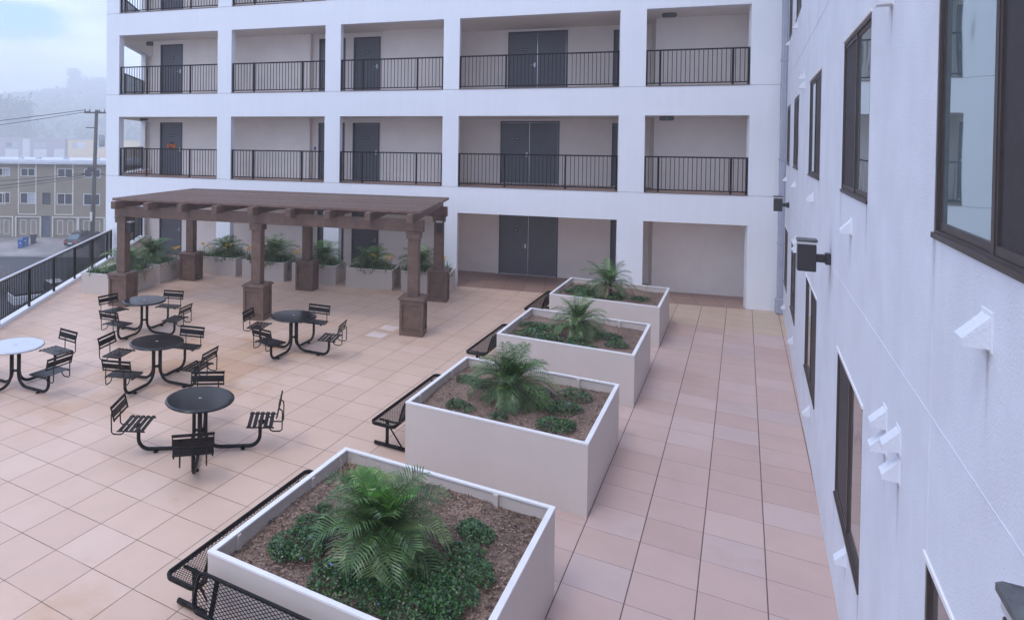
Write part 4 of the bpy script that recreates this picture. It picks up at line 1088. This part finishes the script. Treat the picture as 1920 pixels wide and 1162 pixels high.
# ------------------------------------------------------------------ cars
def make_car(name, label, L_, F_, z, heading, paint_, rearglass, pitch_=0, W=1.82, Ln=4.7):
    t = thing(name, label, 'car', ST @ Vector((L_, F_, z)), yaw + heading)
    t.rotation_euler = (pitch_, 0, yaw + heading)
    # local: y forward, rear at y=0
    prof = [(0, .42, .62, .86), (.10, .28, .60, .93), (.5, .2, .63, 1.0), (1.1, .18, .64, 1.0), (2.3, .18, .62, 1.0), (3.4, .2, .60, 1.0), (4.2, .22, .52, .97), (4.6, .3, .45, .86), (4.7, .4, .42, .75)]
    top = {0: .93, .10: .98, .5: 1.02, 1.1: 1.0, 2.3: .97, 3.4: .94, 4.2: .82, 4.6: .70, 4.7: .6}
    m = MB(); rings = []
    for (y, zb, zm, wf) in prof:
        w2 = W / 2 * wf; zt = top[y]
        rings.append([(-w2 * .9, y, zb), (-w2, y, zb + .12), (-w2, y, zm + .05), (-w2 * .94, y, zt - .04), (-w2 * .8, y, zt), (w2 * .8, y, zt), (w2 * .94, y, zt - .04), (w2, y, zm + .05), (w2, y, zb + .12), (w2 * .9, y, zb)])
    n = m.pts([q for r_ in rings for q in r_]); k = 10
    for i in range(len(rings) - 1):
        for j in range(k): a = n + i * k + j; b_ = n + i * k + (j + 1) % k; m.face([a, a + k, b_ + k, b_], 0, True)
    m.face([n + j for j in range(k)]); m.face([n + (len(rings) - 1) * k + j for j in range(k - 1, -1, -1)])
    m.build('body', paint_, t)
    cab = [(.35, 1.0, .78), (1.0, 1.36, .66), (1.7, 1.44, .63), (2.5, 1.42, .63), (3.3, .98, .76)]
    m = MB(); n = len(cab)
    for (y, zt, wf) in cab: m.pts([(-W / 2 * .84, y, .97), (-W / 2 * wf, y, zt), (W / 2 * wf, y, zt), (W / 2 * .84, y, .97)])
    for i in range(n - 1):
        a = i * 4; m.face([a, a + 4, a + 5, a + 1], 1); m.face([a + 1, a + 5, a + 6, a + 2], 0 if 0 < i < n - 2 else (2 if i == 0 else 1)); m.face([a + 2, a + 6, a + 7, a + 3], 1)
    m.face([0, 1, 2, 3], 0)
    m.build('cabin', [paint_, M_carg, rearglass], t)
    for y in (.85, 3.75):
        for sx in (-1, 1):
            m = MB(); x = sx * W / 2 * .93
            m.tube([(x - sx * .1, y, .32), (x + sx * .06, y, .32)], .32, 20); wo = m.build('wheel', M_tyre, t)
            m = MB(); m.tube([(x + sx * .058, y, .32), (x + sx * .07, y, .32)], .2, 14); m.build('rim', M_rim, wo)
    for sx in (-1, 1):
        m = MB(); m.bbox(min(sx * .45, sx * .83), max(sx * .45, sx * .83), -.03, .1, .70, .84, .02); m.build('tail_light', M_red, t)
    m = MB(); m.box(-.24, .24, -.035, -.005, .58, .70); m.build('licence_plate', M_whp, t)
    m = MB(); m.bbox(-.44, .44, -.03, -.002, .74, .78, .01); m.build('trim_bar', M_rim, t)
    return t
make_car('parked_car', 'dark saloon car parked nose in on the driveway by the utility pole', -28.6, 73.1, -7.36, R(-14), M_car, M_cargl, R(9))
make_car('parked_car', 'white car on the driveway cut by the left picture edge', -41.6, 74.6, -7.1, R(10), M_carw, M_carg, R(9))
# pickup beside the deck
tk = thing('pickup_truck', 'white pickup with black bed cover parked below the deck fence', 'truck', ST @ Vector((-22.7, 47.2, SZ + .02)), yaw + R(-52))
m = MB(); m.bbox(-.95, .95, 0, 2.35, .55, 1.18, .06); m.bbox(-.95, .95, 3.9, 5.4, .55, 1.15, .1); m.build('body', M_carw, tk)
m = MB(); m.bbox(-.88, .88, .06, 2.25, 1.182, 1.34, .03); m.build('bed_cover', M_black, tk)
m = MB(); n = m.pts([(-.95, 2.36, .55), (.95, 2.36, .55), (.95, 3.9, .55), (-.95, 3.9, .55), (-.93, 2.36, 1.2), (.93, 2.36, 1.2), (.93, 4.1, 1.15), (-.93, 4.1, 1.15), (-.75, 2.5, 1.8), (.75, 2.5, 1.8), (.75, 3.5, 1.8), (-.75, 3.5, 1.8)])
for q in ((0, 1, 5, 4), (1, 2, 6, 5), (2, 3, 7, 6), (3, 0, 4, 7), (8, 9, 10, 11)): m.face([n + k for k in q], 0)
for q in ((4, 5, 9, 8), (5, 6, 10, 9), (6, 7, 11, 10), (7, 4, 8, 11)): m.face([n + k for k in q], 1)
m.build('cab', [M_carw, M_carg], tk)
for y in (.9, 4.5):
    for sx in (-1, 1):
        m = MB(); m.tube([(sx * .75, y, .38), (sx * .97, y, .38)], .38, 18); m.build('wheel', M_tyre, tk)

# ------------------------------------------------------------------ bins
def make_bin(l, f, z, rz, mat, label):
    t = thing('wheelie_bin', label, 'bin', ST @ Vector((l, f, z)), yaw + rz, 'wheeled rubbish bins on the driveway')
    m = MB(); rings = [(.22, .24, .06), (.27, .30, .95)]
    n = m.pts([(sx * a, sy_ * b_, zz) for a, b_, zz in rings for sx, sy_ in ((-1, -1), (1, -1), (1, 1), (-1, 1))])
    for j in range(4): m.face([n + j, n + (j + 1) % 4, n + 4 + (j + 1) % 4, n + 4 + j])
    m.face([n + 3, n + 2, n + 1, n]); m.face([n + 4, n + 5, n + 6, n + 7]); m.build('tub', mat, t)
    m = MB(); m.bbox(-.31, .31, -.37, .33, .955, 1.02, .03); m.bbox(-.24, .24, -.28, .22, 1.0, 1.08, .04); m.build('lid', mat, t)
    m = MB(); m.tube([(-.24, .36, .95), (.24, .36, .95)], .02, 8); m.build('handle', mat, t)
    for sx in (-1, 1):
        m = MB(); m.tube([(sx * .2, .26, .1), (sx * .25, .26, .1)], .1, 12); m.build('wheel', M_tyre, t)
    if mat is M_blue:
        m = MB(); m.box(-.07, .07, -.285, -.27, .6, .75); m.build('recycling_mark', M_whp, t)
    return t
make_bin(-34.15, 73.3, -7.42, R(20), M_blue, 'blue wheeled bin standing nearest the kerb')
make_bin(-33.95, 74.1, -7.26, R(15), M_blue, 'blue wheeled bin directly behind the nearest blue bin')
make_bin(-33.45, 74.9, -7.1, R(10), M_bin, 'black wheeled bin next to the two blue bins')

# ------------------------------------------------------------------ utility pole and wires
up_ = thing('utility_pole', 'leaning wooden utility pole with crossarm and grey transformer', 'pole', ST @ Vector((-23.75, 66, SZ)), yaw)
m = MB(); m.tube([(0, 0, 0), (.2, 0, 7.5), (.42, 0, 15.1)], [.23, .20, .16], 12); m.build('pole', M_pole, up_)
m = MB(); m.box(-.75, 1.35, -.22, -.1, 14.75, 14.9); m.build('crossarm', M_pole, up_)
for x in (-.65, -.2, .75, 1.25):
    m = MB(); m.lathe([(.05, 14.9), (.09, 14.98), (.05, 15.03), (.08, 15.1), (.03, 15.16)], 8, x, -.16); m.build('insulator', M_insul, up_)
m = MB(); m.box(-.55, .5, -.2, -.1, 13.3, 13.4); m.build('lower_bracket', M_pole, up_)
m = MB(); m.lathe([(.26, 11.5), (.28, 11.6), (.28, 12.6), (.2, 12.7)], 14, .95, 0); m.bar((.3, 0, 12.2), (.7, 0, 12.2), .08, .08); m.build('transformer', M_trans, up_)
m = MB(); m.box(-1.0, 1.3, -.24, -.14, 8.75, 8.85); m.box(-.35, .4, -.3, -.2, 9.0, 9.5); m.build('cable_bracket', M_wire, up_)
m = MB(); m.box(-.12, .12, -.21, -.18, 4.2, 5.1); m.build('pole_marker', M_trimw, up_)
def wire(a, b_, sag, r_, label):
    m = MB(); m.m = ST; a = Vector(a); b_ = Vector(b_); n = 24
    m.tube([a.lerp(b_, i / n) + Vector((0, 0, -sag * 4 * (i / n) * (1 - i / n))) for i in range(n + 1)], r_, 5)
    one('power_line', m, M_wire, label, 'cable', 'overhead cables at the utility pole')
wire((-24.3, 65.8, 7.5), (-62, 62, 3.5), .5, .035, 'upper overhead cable running left from the top of the pole')
wire((-24.0, 65.8, 7.35), (-62, 62, 2.6), .6, .03, 'second overhead cable just below the top one')
wire((-24.0, 65.8, 1.35), (-62, 63, .2), .9, .03, 'upper of the low cables crossing the tan house')
wire((-24.0, 65.8, 1.2), (-62, 63, -.7), 1.1, .045, 'thick middle low cable crossing the tan house')
wire((-24.0, 65.8, 1.0), (-62, 63, -1.1), 1.2, .03, 'lowest thin cable crossing the tan house')
wire((-23.4, 65.8, 7.4), (-8, 68, 7.0), .6, .03, 'overhead cable running right behind the white building')

# bare shrub and verge plants by the street
random.seed(61); m = MB(); w_ = ST @ Vector((-26.2, 53, SZ))
bs = thing('bare_shrub', 'leafless brownish shrub beside the road seen over the fence', 'shrub', w_)
for i in range(60):
    a = random.random() * 2 * PI; l = random.uniform(1.2, 2.4); p_ = Vector((random.gauss(0, .5), random.gauss(0, .5), 0)); pts = [p_]; d = Vector((math.cos(a) * .35, math.sin(a) * .35, 1)).normalized()
    for k in range(4): p_ = p_ + d * l / 4; d = (d + Vector((random.gauss(0, .25), random.gauss(0, .25), 0))).normalized(); pts.append(p_)
    m.tube(pts, [.025, .02, .015, .01, .005], 4)
m.build('branches', M_twig, bs)
random.seed(62)
for k, (l, f, lab) in enumerate(((-21.5, 57.5, 'low grey green bush behind the end of the fence'), (-20.2, 62, 'dark bush beside the parked dark car'), (-22.5, 68.6, 'small dark bush near the base of the utility pole'))):
    w_ = ST @ Vector((l, f, SZ)); t = thing('bush', lab, 'bush', w_); m = MB()
    for i in range(10): a = random.random() * 6.28; m.tube([(0, 0, 0), (math.cos(a) * .5, math.sin(a) * .5, .9)], [.03, .01], 4)
    m.build('stem', M_bark, t); m = MB()
    for i in range(900):
        c = Vector((random.gauss(0, .6), random.gauss(0, .6), abs(random.gauss(.7, .4)))); u = Vector((random.gauss(0, 1), random.gauss(0, 1), random.gauss(0, 1))).normalized(); v = u.orthogonal(); s = .09
        q = m.pts([c - u * s, c - v * s * .5, c + u * s, c + v * s * .5]); m.face([q, q + 1, q + 2, q + 3])
    m.build('leaves', M_farleaf, t)

# ------------------------------------------------------------------ air, sky, light
m = MB(); m.box(-1900, 1900, -500, 1900, -9.3, 118); hz = m.build('haze', None) if False else None
me = D.meshes.new('haze'); me.from_pydata(m.v, [], m.f); hz = D.objects.new('haze', me); COL.objects.link(hz)
hz.rotation_euler = (0, 0, yaw); hz['kind'] = 'stuff'; hz['label'] = 'pale coastal fog thickening with distance'; hz['category'] = 'haze'
hm = D.materials.new('haze_air'); hm.use_nodes = True; nt = hm.node_tree
for n_ in list(nt.nodes): nt.nodes.remove(n_)
out = nt.nodes.new('ShaderNodeOutputMaterial'); pv = nt.nodes.new('ShaderNodeVolumePrincipled')
pv.inputs['Color'].default_value = (.99, .99, 1, 1); pv.inputs['Density'].default_value = .0019; pv.inputs['Anisotropy'].default_value = .2
nt.links.new(pv.outputs[0], out.inputs['Volume']); me.materials.append(hm)

w = D.worlds.new('World'); scene.world = w; w.use_nodes = True; nt = w.node_tree; L_ = nt.links.new
bg = nt.nodes['Background']
SUN_EL, SUN_ROT = R(58), R(198)
sky = nt.nodes.new('ShaderNodeTexSky'); sky.sky_type = 'NISHITA'; sky.sun_disc = False; sky.sun_elevation = SUN_EL; sky.sun_rotation = SUN_ROT
sky.air_density = 1.2; sky.dust_density = 1.5; sky.ozone_density = 1.5
tc = nt.nodes.new('ShaderNodeTexCoord'); mp = nt.nodes.new('ShaderNodeMapping'); mp.inputs['Scale'].default_value = (1, 1, 3.2); mp.inputs['Location'].default_value = (.35, .2, .1)
L_(tc.outputs['Generated'], mp.inputs['Vector'])
no = nt.nodes.new('ShaderNodeTexNoise'); no.inputs['Scale'].default_value = 2.4; no.inputs['Detail'].default_value = 7; no.inputs['Roughness'].default_value = .55
L_(mp.outputs['Vector'], no.inputs['Vector'])
mr = nt.nodes.new('ShaderNodeMapRange'); mr.inputs[1].default_value = .36; mr.inputs[2].default_value = .56; mr.inputs[3].default_value = .25; mr.inputs[4].default_value = .98
L_(no.outputs['Fac'], mr.inputs[0])
dv = nt.nodes.new('ShaderNodeVectorMath'); dv.operation = 'SUBTRACT'; L_(tc.outputs['Generated'], dv.inputs[0]); dv.inputs[1].default_value = (-.828, .540, .158)
ds = nt.nodes.new('ShaderNodeVectorMath'); ds.operation = 'MULTIPLY'; L_(dv.outputs[0], ds.inputs[0]); ds.inputs[1].default_value = (11, 11, 30)
dl = nt.nodes.new('ShaderNodeVectorMath'); dl.operation = 'LENGTH'; L_(ds.outputs[0], dl.inputs[0])
n4 = nt.nodes.new('ShaderNodeTexNoise'); n4.inputs['Scale'].default_value = 14; n4.inputs['Detail'].default_value = 5; L_(mp.outputs['Vector'], n4.inputs['Vector'])
ad = nt.nodes.new('ShaderNodeMath'); ad.operation = 'MULTIPLY_ADD'; L_(n4.outputs['Fac'], ad.inputs[0]); ad.inputs[1].default_value = .8; L_(dl.outputs['Value'], ad.inputs[2])
m5 = nt.nodes.new('ShaderNodeMapRange'); m5.interpolation_type = 'SMOOTHSTEP'; m5.inputs[1].default_value = .75; m5.inputs[2].default_value = 1.5; L_(ad.outputs[0], m5.inputs[0])
mn = nt.nodes.new('ShaderNodeMath'); mn.operation = 'MINIMUM'; L_(mr.outputs[0], mn.inputs[0]); L_(m5.outputs[0], mn.inputs[1])
mx = nt.nodes.new('ShaderNodeMix'); mx.data_type = 'RGBA'; L_(mn.outputs[0], mx.inputs[0]); L_(sky.outputs[0], mx.inputs[6]); mx.inputs[7].default_value = (9.6, 11.4, 16.6, 1)
inv = nt.nodes.new('ShaderNodeMath'); inv.operation = 'SUBTRACT'; inv.inputs[0].default_value = 1; L_(m5.outputs[0], inv.inputs[1])
mb = nt.nodes.new('ShaderNodeMix'); mb.data_type = 'RGBA'; L_(inv.outputs[0], mb.inputs[0]); L_(mx.outputs[2], mb.inputs[6]); mb.inputs[7].default_value = (1.6, 5.6, 15.5, 1)
L_(mb.outputs[2], bg.inputs['Color']); bg.inputs['Strength'].default_value = .10

sd = D.lights.new('sun', 'SUN'); sd.energy = .8; sd.angle = R(18); sd.color = (1, .97, .94)
so = D.objects.new('sun', sd); COL.objects.link(so)
az = R(198)   # direction towards the sun, degrees clockwise from +Y
sv = Vector((math.sin(az) * math.cos(SUN_EL), math.cos(az) * math.cos(SUN_EL), math.sin(SUN_EL)))
so.rotation_euler = (-sv).to_track_quat('-Z', 'Y').to_euler(); so.location = (0, 0, 60)
sky.sun_rotation = az

scene.view_settings.view_transform = 'Standard'; scene.view_settings.look = 'None'; scene.view_settings.exposure = .45; scene.view_settings.gamma = 1
scene.render.engine = 'CYCLES'
scene.cycles.max_bounces = 8; scene.cycles.volume_bounces = 4; scene.cycles.diffuse_bounces = 5
